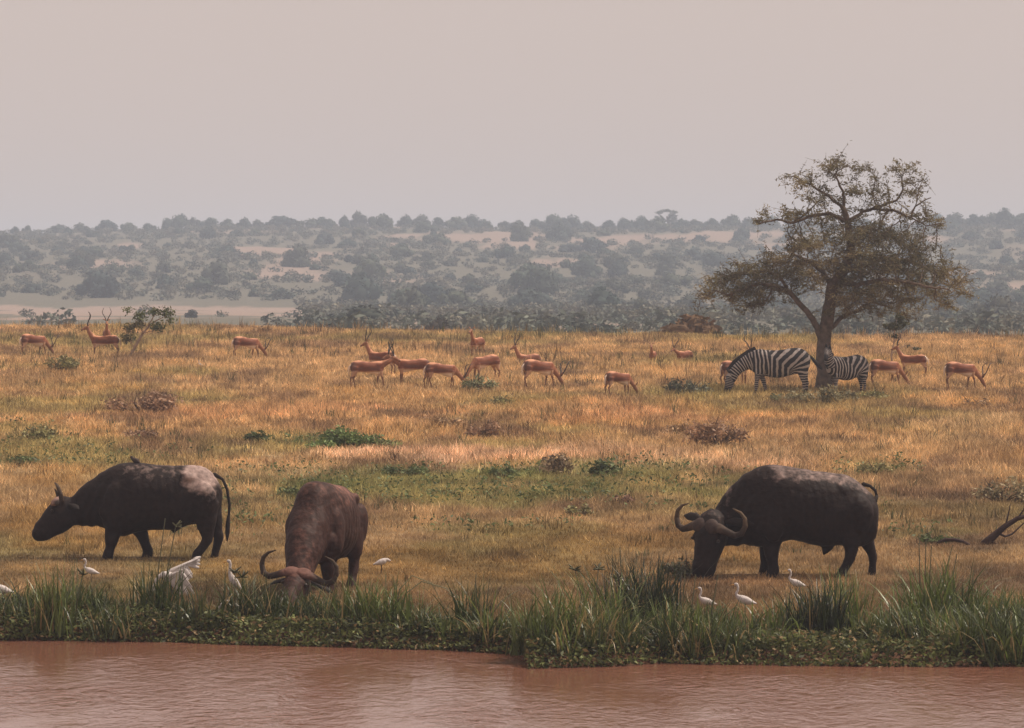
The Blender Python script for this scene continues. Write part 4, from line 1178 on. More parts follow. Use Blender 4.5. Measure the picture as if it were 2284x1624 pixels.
def hanging_sapling():
    base, s = place(1998, 815)
    s = 72.
    g = lambda x, y, d=0: ((x - 1998) / s, d, (815 - y) / s)
    rng = np.random.default_rng(8)
    root = empty('thin_sapling', base)
    V, Fc = join([tube([g(1990, 820), g(1988, 790), g(1994, 765), g(1996, 735), g(2003, 700)], [.035, .03, .026, .02, .01], 6), tube([g(1988, 790), g(2020, 770), g(2050, 778)], [.02, .014, .008], 6),
                  tube([g(1994, 765), g(2010, 745), g(2022, 735)], [.016, .012, .006], 6), tube([g(1996, 740), g(1978, 725), g(1968, 722)], [.014, .01, .006], 6)])
    obj('trunk', mesh_np('thin_sapling_trunk', V, Fc, M['palewood'], smooth=True), root)
    lum = [(*g(1995, 728), .30, .25, .15), (*g(2008, 708), .18, .2, .18), (*g(1975, 726), .14, .12, .06), (*g(2018, 722), .14, .12, .08), (*g(2045, 778), .14, .14, .05), (*g(2025, 772), .08, .1, .04), (*g(1995, 750), .12, .1, .1)]
    P, k, r = lump_points(lum, 900, rng, .2)
    c = np.array([[.085, .085, .04]]) * rng.uniform(.6, 1.5, (900, 1))
    V, Q, cc = leaf_tris(P, .06, c, rng=rng)
    obj('crown', mesh_np('thin_sapling_crown', V, Q, M['leaf'], col=cc), root)
    tag(root, 'thin pale sapling with a small dark tuft right of the acacia behind two impalas', 'tree')
hanging_sapling()

# ------------------------------------------------------------------ shrubs of the grassland
G1 = (.085, .115, .04); G2 = (.07, .085, .035); B1 = (.17, .105, .065); B2 = (.22, .145, .08); OL = (.15, .135, .06)
SH = [  # x, y_foot, width m, height m, colour, n, leaf, label
    (320, 922, 1.9, .62, B1, 2600, .07, 'large brown dead-looking bush on the plain above the left buffalo'),
    (306, 983, 1.0, .22, B1, 900, .05, 'low brown bush just above the back of the left buffalo'),
    (140, 832, 1.2, .52, OL, 1400, .06, 'grey green bush beneath the leftmost impala'),
    (780, 998, 1.5, .48, G1, 2800, .06, 'bright green leafy bush left of centre on the plain'),
    (700, 1002, 1.0, .22, G1, 1200, .055, 'low green plant joined to the left of the bright green bush'),
    (862, 1002, .8, .20, (.12, .13, .05), 700, .05, 'low olive plant at the right of the bright green bush'),
    (572, 988, .55, .34, G2, 500, .07, 'small dark green plant standing alone left of the bright green bush'),
    (1085, 975, 1.0, .40, B1, 900, .06, 'thorny brown bush in the middle of the plain'),
    (990, 955, 1.2, .30, B2, 700, .06, 'faded brown thorny bush left of the middle one'),
    (1245, 1060, .75, .50, (.15, .11, .07), 600, .06, 'upright dry bush above centre right with thin bare stems'),
    (1350, 1062, .7, .36, G2, 600, .06, 'small green bush right of the upright dry bush'),
    (1120, 1065, .6, .30, G2, 350, .06, 'small dark plant on the green patch in the centre'),
    (900, 1062, .9, .24, G2, 800, .05, 'dark green low plant above the facing buffalo to the right'),
    (668, 1108, .8, .22, G2, 800, .05, 'dark green low plant just above the head of the facing buffalo group'),
    (1600, 995, 1.4, .62, B1, 1500, .06, 'sprawling brown thorn bush above the largest buffalo'),
    (1530, 975, 1.3, .35, B2, 900, .06, 'pale brown thorn bush left of the sprawling one'),
    (1530, 884, 1.25, .45, (.075, .075, .05), 1500, .06, 'dark low bush left of the grazing zebra'),
    (1850, 900, 2.0, .42, (.13, .115, .065), 2200, .06, 'straggly bush at the foot of the acacia trunk'),
    (1930, 892, 1.2, .30, OL, 900, .06, 'low olive bush beside the second zebra hooves'),
    (1742, 895, .7, .26, (.10, .10, .05), 600, .05, 'small tuft of leaves at the front hooves of the grazing zebra'),
    (1068, 872, 1.1, .48, (.13, .13, .07), 1100, .06, 'small green bush hiding the head of a feeding impala'),
    (1110, 905, .9, .22, OL, 500, .06, 'low olive tuft below the tight impala group'),
    (1950, 1060, .9, .30, OL, 700, .05, 'olive bush above the rump of the largest buffalo'),
    (1385, 1128, .5, .22, (.15, .09, .06), 300, .05, 'small reddish tuft in the middle of the field'),
    (1290, 1150, .5, .20, OL, 300, .05, 'small olive tuft left of the largest buffalo'),
    (80, 985, 1.0, .35, OL, 900, .06, 'olive bush at the left edge of the plain'),
    (50, 1040, .9, .28, G2, 700, .05, 'dark green tuft above the head of the left buffalo'),
    (2240, 1120, 1.2, .50, (.17, .14, .08), 1200, .05, 'pale olive bush at the right edge behind the dead branches'),
    (2080, 1210, .8, .14, G2, 450, .05, 'dark flat plant left of the arched fallen branch'),
    (1530, 1288, .8, .28, (.06, .055, .03), 700, .05, 'dark tuft of weeds before the muzzle of the largest buffalo'),
    (590, 745, .9, .40, (.20, .13, .07), 500, .06, 'brown tuft on the crest left of centre'),
    (2180, 905, .9, .25, B2, 300, .05, 'faint brown tuft below the rightmost impala'),
]
for i, (x, y, w, h, c, n, lf, lab) in enumerate(SH):
    shrub(x, y, w, h, lab, c, n=int(n * 1.0), leaf=lf, seed=100 + i)

def bush_mesh(seed, lod=1, col=(.075, .085, .055)):
    """rough bush of about 1 m radius: leafy lumps of uneven outline"""
    rng = np.random.default_rng(seed)
    lumps = [(rng.uniform(-.15, .15), rng.uniform(-.15, .15), .5, .55, .55, .5)]
    for i in range(6):
        a = rng.uniform(0, 6.28); r = rng.uniform(.35, .7)
        lumps.append((math.cos(a) * r, math.sin(a) * r, rng.uniform(.12, .55), rng.uniform(.25, .42), rng.uniform(.25, .42), rng.uniform(.2, .34)))
    parts = []
    if lod:
        for l in lumps:
            V, Fc = ball(l[:3], np.array(l[3:6]) * .82, 4)
            V = V + rng.normal(size=V.shape) * .035
            parts.append((V, Fc))
        V, Fc = join(parts)
    n = 420 if lod else 84
    P, k, r = lump_points(lumps, n, rng, .75)
    P[:, 2] = np.maximum(P[:, 2], 0)
    lv, lq, lc = leaf_tris(P, .13 if lod else .24, np.array(col)[None] * rng.uniform(.72, 1.28, (n, 1)), rng=rng)
    if lod:
        c0 = np.tile(np.array(col) * .8, (len(V), 1))
        return np.concatenate([V, lv]), [Fc[0], Fc[1], lq + len(V)], np.concatenate([c0, lc])
    return lv, [lq], lc

# bushes just over the crest and down in the valley
def valley_bush(px, ytop, wpx, hpx, Y, label, colr, n=1800, seed=0, leafk=.035):
    s = F / Y
    X = (px - CX) / s
    w, h = wpx / s, hpx / s
    z = HC - (ytop + hpx - HOR) / s
    zg = gz(X, Y)
    loc = Vector((X, Y, zg))
    V, Fc, c = bush_mesh(900 + seed, 1, colr)
    me = mesh_np('valley_bush', V, Fc, M['far'], col=c)
    hh = (HC - (ytop - HOR) / s) - zg
    return tag(obj('valley_bush', me, loc=loc - Vector((0, 0, .2)), rot=(0, 0, seed), scale=(w * .55, w * .5, hh * 1.15)), label, 'bush')
valley_bush(1553, 699, 175, 36, 158, 'wide reddish brown bush on the crest left of the acacia', (.17, .105, .06), 3500, 31, .02)
valley_bush(800, 682, 175, 40, 330, 'dark blue green bush clump just beyond the crest, left of centre', (.05, .06, .045), 2600, 32, .03)
valley_bush(980, 706, 80, 30, 260, 'dark rounded bush beyond the crest above the tight impala group', (.06, .05, .04), 1300, 33, .04)
valley_bush(1190, 706, 110, 26, 300, 'low hazy bush beyond the crest above the middle ram', (.08, .085, .06), 1300, 34, .035)
valley_bush(1105, 702, 120, 28, 360, 'hazy bush in the valley left of the low one', (.08, .085, .06), 1300, 35, .035)
valley_bush(2225, 660, 120, 60, 420, 'grey hazy bush beyond the crest at the right edge', (.08, .08, .06), 1300, 36, .035)
valley_bush(430, 688, 40, 26, 420, 'small violet hazy bush behind the leaning tree', (.06, .06, .055), 600, 37, .05)

# dead wood at the right edge and the arched fallen branch
def deadwood():
    s = (1218 - 386) / 6
    base, _ = place(2195, 1216)
    g = lambda x, y, d=0: ((x - 2195) / s, d, (1216 - y) / s)
    root = empty('dead_branch', base)
    T = [tube([g(2190, 1222), g(2205, 1208), g(2225, 1190), g(2243, 1175), g(2270, 1158), g(2300, 1150)], [.075, .07, .055, .045, .04, .03], 8),
         tube([g(2243, 1175), g(2250, 1145), g(2254, 1125)], [.018, .012, .006], 5), tube([g(2225, 1190), g(2245, 1200, .2), g(2262, 1196, .3), g(2290, 1170, .3)], [.025, .02, .016, .01], 5),
         tube([g(2270, 1158), g(2283, 1140), g(2290, 1120)], [.015, .012, .006], 5), tube([g(2205, 1208), g(2225, 1216, -.1), g(2250, 1226, -.2)], [.02, .014, .008], 5)]
    V, Fc = join(T)
    obj('branch', mesh_np('dead_branch', V, Fc, M['deadwood'], smooth=True), root)
    tag(root, 'dark dead branch rising out of the grass at the right edge', 'branch')
    base, _ = place(2125, 1216)
    g = lambda x, y, d=0: ((x - 2125) / s, d, (1216 - y) / s)
    V, Fc = tube([g(2086, 1222), g(2092, 1210), g(2108, 1203), g(2130, 1203), g(2148, 1207), g(2166, 1216), g(2172, 1224)], [.02, .028, .032, .03, .028, .02, .012], 8, (0, 1, 0))
    tag(obj('fallen_branch', mesh_np('fallen_branch', V, Fc, M['deadwood'], smooth=True), loc=base), 'arched dark fallen branch in the grass right of the largest buffalo', 'branch')
deadwood()

# ------------------------------------------------------------------ far hillside bush
def hillside():
    rng = np.random.default_rng(99)
    cols = [(.055, .08, .065), (.075, .098, .072), (.06, .08, .07), (.085, .095, .07), (.05, .074, .07), (.095, .112, .075)]
    big = []
    for i in range(10):
        V, Fc, c = bush_mesh(200 + i, 1, cols[i % 6])
        big.append(mesh_np('far_bush', V, Fc, M['far'], col=c))
    # skyline bushes: photo x, width px, height px above the crest
    skyline = [(35, 26, 14), (60, 22, 16), (130, 60, 16), (180, 40, 18), (235, 50, 22), (285, 34, 16), (330, 30, 14), (372, 34, 22), (408, 44, 26), (432, 30, 20), (470, 50, 20), (505, 36, 18), (545, 36, 20), (575, 34, 16), (625, 70, 22), (690, 50, 18), (715, 46, 20),
               (735, 26, 18), (770, 26, 22), (800, 40, 28), (832, 30, 20), (860, 32, 24), (905, 40, 22), (940, 44, 24), (975, 40, 20), (1020, 50, 22), (1055, 50, 26), (1085, 34, 18), (1125, 36, 16), (1155, 34, 18), (1195, 40, 20), (1235, 60, 30), (1275, 56, 28), (1310, 36, 18), (1360, 44, 18),
               (1395, 36, 20), (1430, 40, 24), (1468, 40, 20), (1520, 40, 18), (1550, 34, 16), (1590, 40, 18), (1630, 50, 24), (1670, 44, 20), (2130, 60, 26), (2170, 44, 24), (2210, 46, 26), (2245, 50, 34), (2280, 44, 26), (1790, 70, 30), (1720, 50, 22), (2090, 50, 24)]
    k = 0
    for x, w, h in skyline:
        Y = 1195 + rng.uniform(-12, 8); s = F / Y
        X = (x - CX) / s
        o = obj('hill_bush', big[k % 10], loc=(X, Y, gz(X, Y) - .3), rot=(0, 0, rng.uniform(0, 6.28)), scale=(w / s * .62, w / s * .62, h / s * 1.35))
        tag(o, 'hazy bush standing against the sky on the crest of the far hill', 'bush', 'bushes along the skyline')
        k += 1
    # the biggest bushes seen on the slope
    cnt = 0; tries = 0; placed = []
    while cnt < 245 and tries < 9000:
        tries += 1
        v = rng.random()
        yy = 512 + 185 * v
        Y = 1190 - 700 * v ** .85
        x = rng.uniform(-60, 2340)
        s = F / Y; X = (x - CX) / s
        cl = float(clearing(np.array([X]), np.array([Y]), ground(np.array([X]), np.array([Y])))[0])
        if cl < .36 or (Y < 640 and x < 720): continue
        r = rng.choice([1.5, 2.1, 2.9, 3.9], p=[.35, .33, .2, .12])
        if any((X - a) ** 2 + ((Y - b) * .35) ** 2 < ((r + q) * .7) ** 2 for a, b, q in placed): continue
        placed.append((X, Y, r))
        o = obj('hill_bush', big[int(rng.integers(10))], loc=(X, Y, gz(X, Y) - .2), rot=(0, 0, rng.uniform(0, 6.28)), scale=(r * rng.uniform(.9, 1.3), r, r * rng.uniform(.85, 1.35)))
        tag(o, 'rounded hazy blue green bush among many on the slope of the far hill', 'bush', 'bushes on the slope of the far hill')
        cnt += 1
    # all smaller scrub: one mass
    protos = [bush_mesh(400 + i, 0, c) for i, c in enumerate([(.13, .13, .10), (.11, .12, .095), (.15, .14, .105), (.09, .105, .085)])]
    n = 6600
    v = rng.random(n); Y = 1215 - 955 * v ** 1.15; X = rng.uniform(-.165, .165, n) * Y
    keep = clearing(X, Y, ground(X, Y)) > .37 + rng.normal(size=n) * .05
    pu = CX + F * X / Y
    keep &= (Y > 640) | ((pu > 700 + 60 * rng.normal(size=n)) & ((Y > 420) | (rng.random(n) < .6))) | (rng.random(n) < .03)
    X, Y = X[keep], Y[keep]; Z = ground(X, Y)
    Vs, Qs, Cs, o = [], [], [], 0
    for x, y, z in zip(X, Y, Z):
        V, Fc, c = protos[int(rng.integers(4))]
        r = rng.uniform(.7, 1.9); a = rng.uniform(0, 6.28); ca, sa = math.cos(a) * r, math.sin(a) * r
        Vs.append(np.stack([V[:, 0] * ca - V[:, 1] * sa + x, V[:, 0] * sa + V[:, 1] * ca + y, V[:, 2] * r * .9 + z - .1], 1))
        Qs.append(Fc[0] + o); Cs.append(c * rng.uniform(.8, 1.3)); o += len(V)
    tag(obj('hill_scrub', mesh_np('hill_scrub', np.concatenate(Vs), np.concatenate(Qs), M['far'], col=np.concatenate(Cs))),
        'grey green scrub covering the slope of the far hill', 'scrub', None, 'stuff')
    # flat topped acacia on the skyline
    s = 7.5; Y = 1200.; X0 = (1487 - CX) / s
    base = Vector((X0, Y, gz(X0, Y)))
    yb = HOR - (base.z - HC) * s
    g = lambda x, y, d=0: ((x - 1487) / s, d, (yb - y) / s)
    root = empty('flat_topped_acacia', base)
    V, Fc = join([tube([g(1492, yb + 4), g(1491, 497), g(1488, 484)], [.5, .42, .32], 8), tube([g(1491, 497), g(1475, 482), g(1466, 476)], [.22, .18, .1], 6), tube([g(1489, 488), g(1500, 478), g(1508, 474)], [.25, .18, .1], 6)])
    obj('trunk', mesh_np('far_acacia_trunk', V, Fc, M['bark'], smooth=True), root)
    lum = [(*g(1470, 474), 1.4, 1.6, .5), (*g(1485, 470), 1.7, 2.0, .5), (*g(1503, 473), 1.4, 1.6, .55), (*g(1505, 484), 1.0, 1.2, 1.0), (*g(1466, 484), .8, 1.0, .4), (*g(1495, 482), .9, 1.2, .9), (*g(1498, 492), 1.5, 1.2, 1.0)]
    P, kk, r = lump_points(lum, 1300, rng, .2)
    V, Q, cc = leaf_tris(P, .28, np.array([[.08, .085, .055]]) * rng.uniform(.6, 1.5, (1300, 1)), rng=rng)
    obj('crown', mesh_np('far_acacia_crown', V, Q, M['far'], col=cc), root)
    tag(root, 'flat topped acacia standing above the skyline of the far hill', 'tree')
hillside()

# ------------------------------------------------------------------ field grass
def blades(X, Y, h, w, col, lean=.45, nper=5, spread=.06, rng=RNG, seg=1):
    """many thin upright blades; one triangle each (or bent strips when seg=2)"""
    n = len(X) * nper
    bx = X.repeat(nper) + rng.normal(size=n) * spread; by = Y.repeat(nper) + rng.normal(size=n) * spread
    bz = ground(bx, by) - .015
    hh = h.repeat(nper) * rng.uniform(.5, 1.2, n); ww = w.repeat(nper) * rng.uniform(.6, 1.4, n)
    a = rng.uniform(0, 2 * math.pi, n); l = np.abs(rng.normal(size=n)) * lean
    dx, dy = np.cos(a) * l * hh, np.sin(a) * l * hh
    b = rng.uniform(0, 2 * math.pi, n); ex, ey = np.cos(b) * ww * .5, np.sin(b) * ww * .5
    c = col.repeat(nper, 0) * rng.uniform(.65, 1.4, (n, 1))
    if seg == 1:
        V = np.stack([np.stack([bx - ex, by - ey, bz], 1), np.stack([bx + ex, by + ey, bz], 1), np.stack([bx + dx, by + dy, bz + hh], 1)], 1).reshape(-1, 3)
        T = np.arange(n * 3).reshape(-1, 3)
        return V, T, c.repeat(3, 0)
    mxx, myy = bx + dx * .35, by + dy * .35
    V = np.stack([np.stack([bx - ex, by - ey, bz], 1), np.stack([bx + ex, by + ey, bz], 1),
                  np.stack([mxx + ex * .8, myy + ey * .8, bz + hh * .62], 1), np.stack([mxx - ex * .8, myy - ey * .8, bz + hh * .62], 1),
                  np.stack([bx + dx, by + dy, bz + hh * .95], 1)], 1).reshape(-1, 3)
    i = np.arange(n) * 5
    T = np.concatenate([np.stack([i, i + 1, i + 2], 1), np.stack([i, i + 2, i + 3], 1), np.stack([i + 3, i + 2, i + 4], 1)])
    return V, T, c.repeat(5, 0)

def field_grass():
    rng = np.random.default_rng(77)
    n = 315000
    Y = rng.uniform(51.8, 172, n); X = rng.uniform(-28.8, 28.8, n)
    k = (np.abs(X) < .145 * Y) | ((np.abs(X) < .127 * Y + 7) & (rng.random(n) < .45)); X, Y = X[k], Y[k]
    py = 386 + 54000 / Y; px = CX + F * X / Y
    t = Y - np.interp(X, _EX, _EY)
    keep = t > 1.6
    # thin the near short turf a little less than the far
    X, Y, py, px, t = X[keep], Y[keep], py[keep], px[keep], t[keep]
    hb = np.interp(py, [690, 870, 905, 1000, 1100, 1160, 1290, 1360, 1420], [.21, .18, .18, .17, .15, .10, .085, .12, .16])
    tall = fbm(X / 2.0, Y / 3.5, 61, 3)
    h = hb * (.45 + 1.15 * tall)
    w = np.interp(py, [700, 1000, 1300], [.034, .024, .014])
    c = field_color(X, Y) * 1.05 * np.exp(rng.normal(size=(len(X), 1)) * .24)
    tw = rng.random((len(X), 1)); c = np.where(tw < .07, c * np.array([.42, .40, .42]), np.where(tw > .93, c * np.array([1.35, 1.35, 1.4]), c))
    V, T, cc = blades(X, Y, h, w, c, .85, 5, .06, rng)
    tag(obj('dry_grass', mesh_np('dry_grass', V, T, M['grass'], col=cc)), 'dry golden savanna grass covering the plain', 'grass', None, 'stuff')
    # extra near turf
    n = 82000
    Y = rng.uniform(52, 80, n); X = rng.uniform(-.205, .205, n) * Y
    t = Y - np.interp(X, _EX, _EY); keep = t > 1.2; X, Y = X[keep], Y[keep]
    py = 386 + 54000 / Y
    h = np.interp(py, [1000, 1160, 1290, 1360, 1420], [.16, .09, .07, .10, .14]) * (.4 + 1.2 * fbm(X / 1.2, Y / 2, 62, 3))
    V, T, cc = blades(X, Y, h, np.full(len(X), .012), field_color(X, Y) * 1.1, .7, 4, .05, rng)
    tag(obj('short_turf', mesh_np('short_turf', V, T, M['grass'], col=cc)), 'short grazed golden turf around the buffaloes', 'grass', None, 'stuff')
    # scattered taller stalks and weeds
    n = 5200
    Y = np.sqrt(rng.uniform(56 ** 2, 165 ** 2, n)); X = rng.uniform(-.15, .15, n) * Y
    dens = fbm(X / 3, Y / 5, 90, 3); k = dens > .48; X, Y = X[k], Y[k]
    h = np.interp(Y, [56, 80, 165], [.14, .30, .52]) * rng.uniform(.6, 1.2, len(X))
    base = field_color(X, Y); mixk = rng.random((len(X), 1))
    c = np.where(mixk < .45, base * np.array([.45, .45, .45]), np.where(mixk < .7, np.array([.09, .10, .045]), base * 1.15))
    V, T, cc = blades(X, Y, h, np.interp(Y, [56, 165], [.018, .034]), c, .35, 9, .06, rng)
    tag(obj('weed_stalks', mesh_np('weed_stalks', V, T, M['grass'], col=cc)), 'scattered darker weeds and stalks among the dry grass', 'weeds', None, 'stuff')
    # broad-leaved green weeds in the damp patches
    n = 30000
    Y = rng.uniform(66, 100, n); X = rng.uniform(-.14, .14, n) * Y
    px = CX + F * X / Y; py = 386 + 54000 / Y
    wsum = np.zeros(n)
    wob = fbm(X / .8, Y / 1.6, 56, 3) - .5
    for x, y, rx, ry, cc_, st in PATCH:
        if cc_ is GREEN or cc_ is OLIVE:
            wsum = np.maximum(wsum, st * sstep(1.1 - ((px - x) / rx) ** 2 - ((py - y) / ry) ** 2 + wob * 2.6) * (1.0 if cc_ is GREEN else .4))
    k = rng.random(n) < wsum
    X, Y = X[k].repeat(4), Y[k].repeat(4)
    X = X + rng.normal(size=len(X)) * .06; Y = Y + rng.normal(size=len(Y)) * .06
    P = np.stack([X, Y, ground(X, Y) + rng.uniform(.02, .2, len(X))], 1)
    V, Q, cc = leaf_tris(P, .05, np.array([[.11, .135, .05]]) * rng.uniform(.5, 1.6, (len(X), 1)), rng=rng)
    tag(obj('green_weeds', mesh_np('green_weeds', V, Q, M['leaf'], col=cc)), 'low green weeds in the damp patches of the plain', 'weeds', None, 'stuff')
field_grass()

# ------------------------------------------------------------------ river bank sedges
def sedge_mesh(seed, n, h, spread, dry=.12, droop=.5, wid=.016, seg=6, col=(.075, .105, .035), cur=1.0):
    rng = np.random.default_rng(seed)
    a = rng.uniform(0, 2 * math.pi, n); l = np.abs(rng.normal(size=n)) * droop
    L = h * rng.uniform(.45, 1.12, n) * (1 + .25 * l)
    bx, by = rng.normal(size=n) * spread, rng.normal(size=n) * spread * .7
    b = a + math.pi / 2 + rng.normal(size=n) * .5
    ww = wid * rng.uniform(.5, 1.3, n)
    V = np.zeros((n, (seg + 1) * 2, 3))
    th0 = rng.uniform(.02, .25, n) + l * .25
    x = bx.copy(); y = by.copy(); z = np.full(n, -.05)
    ang = th0.copy()
    for i in range(seg + 1):
        f = i / seg; w = ww * (1 - f ** 1.8) * .5 + .0008
        V[:, 2 * i] = np.stack([x - np.cos(b) * w, y - np.sin(b) * w, z], 1)
        V[:, 2 * i + 1] = np.stack([x + np.cos(b) * w, y + np.sin(b) * w, z], 1)
        st = L / seg
        x = x + np.sin(ang) * np.cos(a) * st; y = y + np.sin(ang) * np.sin(a) * st; z = z + np.cos(ang) * st
        ang = ang + l * cur * (1.6 / seg) * (.4 + 1.4 * f)
    c = np.array(col)[None] * rng.uniform(.55, 1.5, (n, 1)) * np.array([1, 1, 1])
    d = rng.random(n) < dry
    c[d] = np.array([.30, .22, .10]) * rng.uniform(.7, 1.3, (d.sum(), 1))
    i0 = (np.arange(n) * (seg + 1) * 2)[:, None]; j = np.arange(seg)[None, :] * 2
    i = (i0 + j).ravel()
    Q = np.stack([i, i + 1, i + 3, i + 2], 1)
    return V.reshape(-1, 3), Q, c.repeat((seg + 1) * 2, 0)

CL = [  # x, base y, height, n, spread, droop, label, tint
    (22, 1412, .34, 90, .16, .5, 'low dark green sedge clump at the left edge of the bank', 0),
    (118, 1418, .80, 110, .14, .32, 'tall sedge clump near the left edge with stiff upright leaves', 1),
    (165, 1405, .72, 22, .06, .55, 'thin leaning sedge blades right of the tall left clump', 1),
    (250, 1425, .40, 110, .2, .7, 'low sedge clump below the standing left egret', 0),
    (345, 1402, .66, 120, .16, .5, 'dark sedge clump in front of the landing egret', 0),
    (440, 1418, .48, 130, .22, .7, 'rounded leafy sedge clump between the two left egrets', 0),
    (548, 1412, .66, 150, .16, .75, 'dense sedge clump just left of the facing buffalo horns', 0),
    (620, 1414, .50, 240, .22, .95, 'drooping dark sedge clump beneath the muzzle of the facing buffalo', 0),
    (715, 1414, .48, 240, .24, .9, 'drooping sedge clump below the right horn of the facing buffalo', 0),
    (800, 1425, .64, 170, .18, .6, 'green sedge clump right of the facing buffalo legs', 1),
    (872, 1428, .62, 120, .18, .8, 'sedge clump whose leaf tips arch high to the right', 1),
    (1058, 1432, .66, 120, .14, .6, 'sedge clump beside the gap in the bank left of the promontory', 0),
    (960, 1438, .36, 110, .2, .8, 'low sedge clump in the gap of the bank', 0),
    (1190, 1484, .66, 120, .13, .45, 'upright bright sedge clump at the tip of the jutting bank', 1),
    (1262, 1474, .78, 150, .18, .5, 'tall sedge clump on the jutting bank second from its tip', 1),
    (1345, 1462, .86, 150, .18, .65, 'tall sedge clump with flower heads in the middle of the bank', 1),
    (1405, 1440, 1.00, 130, .14, .3, 'very dark dense sedge clump, tallest in the middle of the bank', 2),
    (1455, 1448, .92, 240, .17, .4, 'very dark broad sedge clump left of the largest buffalo', 2),
    (1330, 1482, .55, 90, .12, 1.25, 'pale arching sedge leaves bending down to the water', 3),
    (1540, 1470, .55, 120, .18, .5, 'green sedge clump below the half hidden egret', 1),
    (1600, 1415, .40, 60, .14, .6, 'thin sedge clump between the two low egrets', 1),
    (1700, 1450, .52, 130, .2, .8, 'rounded sedge clump under the low side-on egret', 1),
    (1762, 1420, .46, 120, .15, .6, 'small bright sedge clump left of the dark hollow', 1),
    (1825, 1445, .72, 230, .17, .55, 'large dark sedge clump with a black hollow beneath', 2),
    (1885, 1425, .78, 170, .16, .55, 'large green sedge clump below the hind hooves of the largest buffalo', 1),
    (1990, 1440, .48, 150, .24, .8, 'low wide sedge clump right of the large green one', 1),
    (2062, 1440, .78, 190, .17, .5, 'dense sedge clump with tall thin stems near the right', 1),
    (2105, 1440, .92, 190, .18, .75, 'tallest right hand sedge clump with arching tips', 1),
    (2170, 1450, .72, 190, .2, .7, 'broad leaved sedge clump second from the right edge', 0),
    (2235, 1450, .66, 190, .2, .75, 'dense sedge clump near the right edge of the bank', 1),
    (2285, 1445, .6, 150, .18, .8, 'sedge clump cut by the right edge of the view', 1),
]
TINT = [(.055, .072, .021), (.105, .135, .034), (.030, .038, .016), (.24, .21, .09)]
STEMS = {1: [((118, 1418), (121, 1275), 0), ((165, 1400), (185, 1290), 1)], 4: [((345, 1402), (368, 1180), 0), ((360, 1400), (392, 1195), 1), ((345, 1400), (300, 1310), 0)],
         6: [((548, 1400), (540, 1300), 1), ((530, 1400), (524, 1290), 1)], 10: [((872, 1428), (935, 1305), 2), ((880, 1428), (960, 1318), 2)], 11: [((1058, 1430), (1062, 1300), 0)],
         15: [((1325, 1450), (1335, 1290), 1), ((1330, 1450), (1282, 1292), 1), ((1350, 1450), (1378, 1312), 1)], 16: [((1400, 1420), (1383, 1235), 0), ((1410, 1420), (1421, 1252), 0)],
         19: [((1540, 1440), (1552, 1310), 0), ((1525, 1440), (1528, 1300), 0), ((1580, 1440), (1602, 1310), 0)], 22: [((1762, 1420), (1700, 1345), 0)], 26: [((2062, 1430), (2050, 1205), 0), ((2068, 1430), (2066, 1215), 0), ((2075, 1430), (2078, 1230), 0), ((2080, 1430), (2125, 1230), 0)],
         27: [((2105, 1430), (2135, 1250), 0), ((2120, 1430), (2190, 1330), 2)], 28: [((2170, 1440), (2172, 1290), 0)]}
def bank_loc(px, py):
    """point on the bank seen at (px, py), whatever the water line does there"""
    s = (py - 386) / 6.0
    for _ in range(3):
        X, Y = (px - CX) / s, F / s
        Yw = float(np.interp(X, _EX, _EY))
        if Y < Yw + .12: Y = Yw + .12; s = F / Y
    X = (px - CX) / s
    return Vector((X, Y, gz(X, Y))), F / Y
for i, (x, y, h, n, sp, dr, lab, ti) in enumerate(CL):
    loc, s = bank_loc(x, y)
    V, Q, c = sedge_mesh(500 + i, int(n * 1.2), h * 1.15, sp, [.14, .12, .04, .7][ti], dr, .025, 6, TINT[ti])
    root = empty('sedge_clump', loc)
    obj('leaves', mesh_np('sedge_leaves', V, Q, M['sedge'], col=c), root)
    for (b, t, ty) in STEMS.get(i, []):
        bx, bz = (b[0] - x) / s, 0
        tx = (t[0] - x) / s; tz = (t[1] - y) / -s
        rng = random.Random(i * 7 + t[0])
        if ty == 2:
            pts = [(bx, 0, -.05), (bx + (tx - bx) * .3, .02, tz * .75), (bx + (tx - bx) * .75, .03, tz), (tx + (tx - bx) * .45, .03, tz * .86), (tx + (tx - bx) * .95, .02, tz * .35)]
            rr = [.008, .008, .007, .005, .003]
        else:
            pts = [(bx, 0, -.05), (bx * .5 + tx * .5 - .02, .02, tz * .5), (tx, .03, tz)]
            rr = [.009, .008, .006]
        T = [tube(pts, rr, 5)]
        if ty == 1:
            for q in range(9):
                a = rng.uniform(0, 6.28); e = (tx + math.cos(a) * .075, .03 + math.sin(a) * .06, tz + rng.uniform(-.03, .07))
                T.append(tube([(tx, .03, tz - .01), e], [.012, .007], 4))
        Vv, Fc = join(T)
        obj('flower_stem', mesh_np('sedge_stem', Vv, Fc, M['sedge'], col=np.tile(np.array([.10, .095, .04]) if ty != 2 else np.array([.16, .17, .08]), (len(Vv), 1))), root)
    tag(root, lab, 'sedge', 'sedge clumps along the river bank')

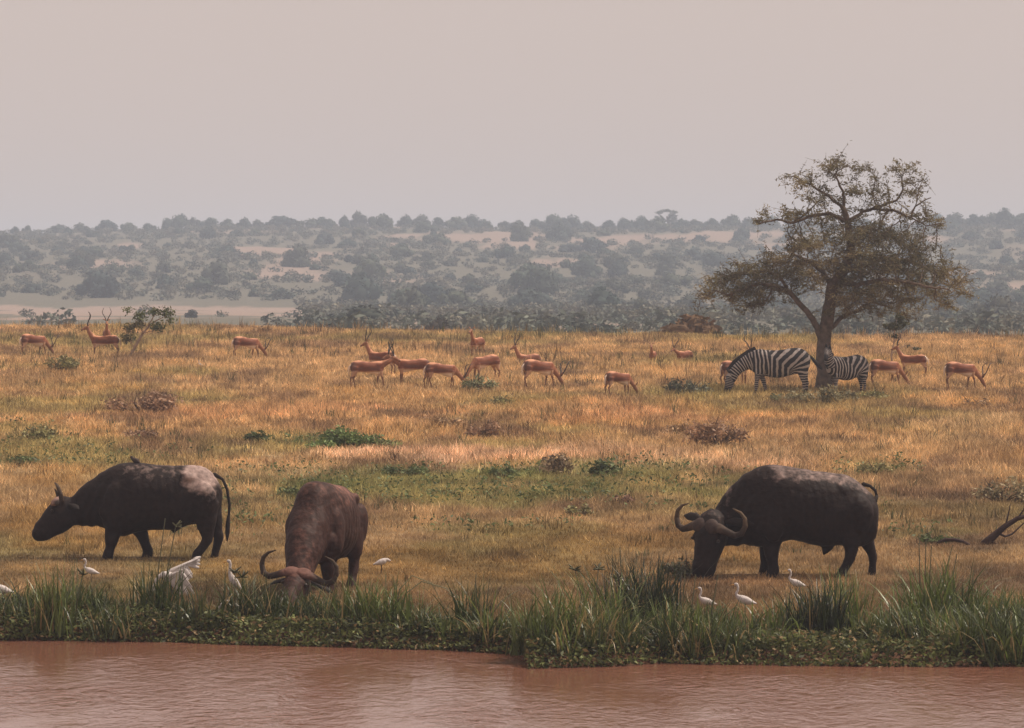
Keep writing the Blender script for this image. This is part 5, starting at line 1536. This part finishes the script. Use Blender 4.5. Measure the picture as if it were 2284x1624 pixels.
def bank_cover():
    rng = np.random.default_rng(321)
    # filler sedge blades: many small tufts along the bank
    Vs, Qs, Cs, o = [], [], [], 0
    protos = [sedge_mesh(700 + i, 26, .46, .07, .14, .7, .017, 4, TINT[i % 2]) for i in range(7)] + [sedge_mesh(720 + i, 26, .30, .07, .45, .8, .015, 4, TINT[0]) for i in range(2)]
    n = 3300
    X = rng.uniform(-10.8, 10.8, n)
    wdt = np.interp(X, [-7, -1.0, 0.3, 7], [1.9, 1.7, 2.6, 3.3])
    t = rng.random(n) ** .9 * wdt + .08
    Y = np.interp(X, _EX, _EY) + t
    fade = .22 + 1.0 * sstep((fbm(X / .8, Y / .9, 14, 3) - .42) * 4.5)
    Z = ground(X, Y)
    for i in range(n):
        V, Q, c = protos[int(rng.integers(9))]
        r = fade[i] * rng.uniform(.6, 1.25) * (1.0 - .45 * max(0, t[i] / wdt[i] - .55) / .45); a = rng.uniform(0, 6.28); ca, sa = math.cos(a) * r, math.sin(a) * r
        Vs.append(np.stack([V[:, 0] * ca - V[:, 1] * sa + X[i], V[:, 0] * sa + V[:, 1] * ca + Y[i], V[:, 2] * r + Z[i]], 1))
        Qs.append(Q + o); Cs.append(c * rng.uniform(.6, 1.35)); o += len(V)
    tag(obj('bank_sedges', mesh_np('bank_sedges', np.concatenate(Vs), np.concatenate(Qs), M['sedge'], col=np.concatenate(Cs))), 'mixed green and straw sedges filling the river bank', 'sedge', None, 'stuff')
    # creeping broad-leaved cover right down to the water
    n = 60000
    X = rng.uniform(-10.8, 10.8, n)
    wdt = np.interp(X, [-7, -1.0, 0.3, 7], [1.8, 1.5, 2.2, 3.0])
    t = rng.random(n) ** 1.15 * wdt - .06
    Y = np.interp(X, _EX, _EY) + .12 * (vnoise(X * 2.1, X * 0 + 3, 5) - .5) + .25 * (vnoise(X * .6, X * 0 + 9, 6) - .5) + t
    hmax = (.02 + .26 * fbm(X / .35, Y / .4, 15, 3)) * np.interp(t / wdt, [0, .15, .8, 1], [.45, 1, 1, .4])
    Z = np.maximum(ground(X, Y), 0) + rng.random(n) ** .7 * hmax
    c = np.array([[.082, .092, .03]]) * rng.uniform(.25, 2.0, (n, 1)) * (.55 + .9 * fbm(X / .35, Y / .4, 44, 2))[:, None]
    d = rng.random(n) < .12; c[d] = np.array([.28, .19, .09]) * rng.uniform(.6, 1.3, (d.sum(), 1))
    V, Q, cc = leaf_tris(np.stack([X, Y, Z], 1), .045, c, rng=rng)
    tag(obj('bank_creepers', mesh_np('bank_creepers', V, Q, M['leaf'], col=cc)), 'creeping green leaves hanging over the water edge', 'plants', None, 'stuff')
bank_cover()
print('objects', len(bpy.data.objects))
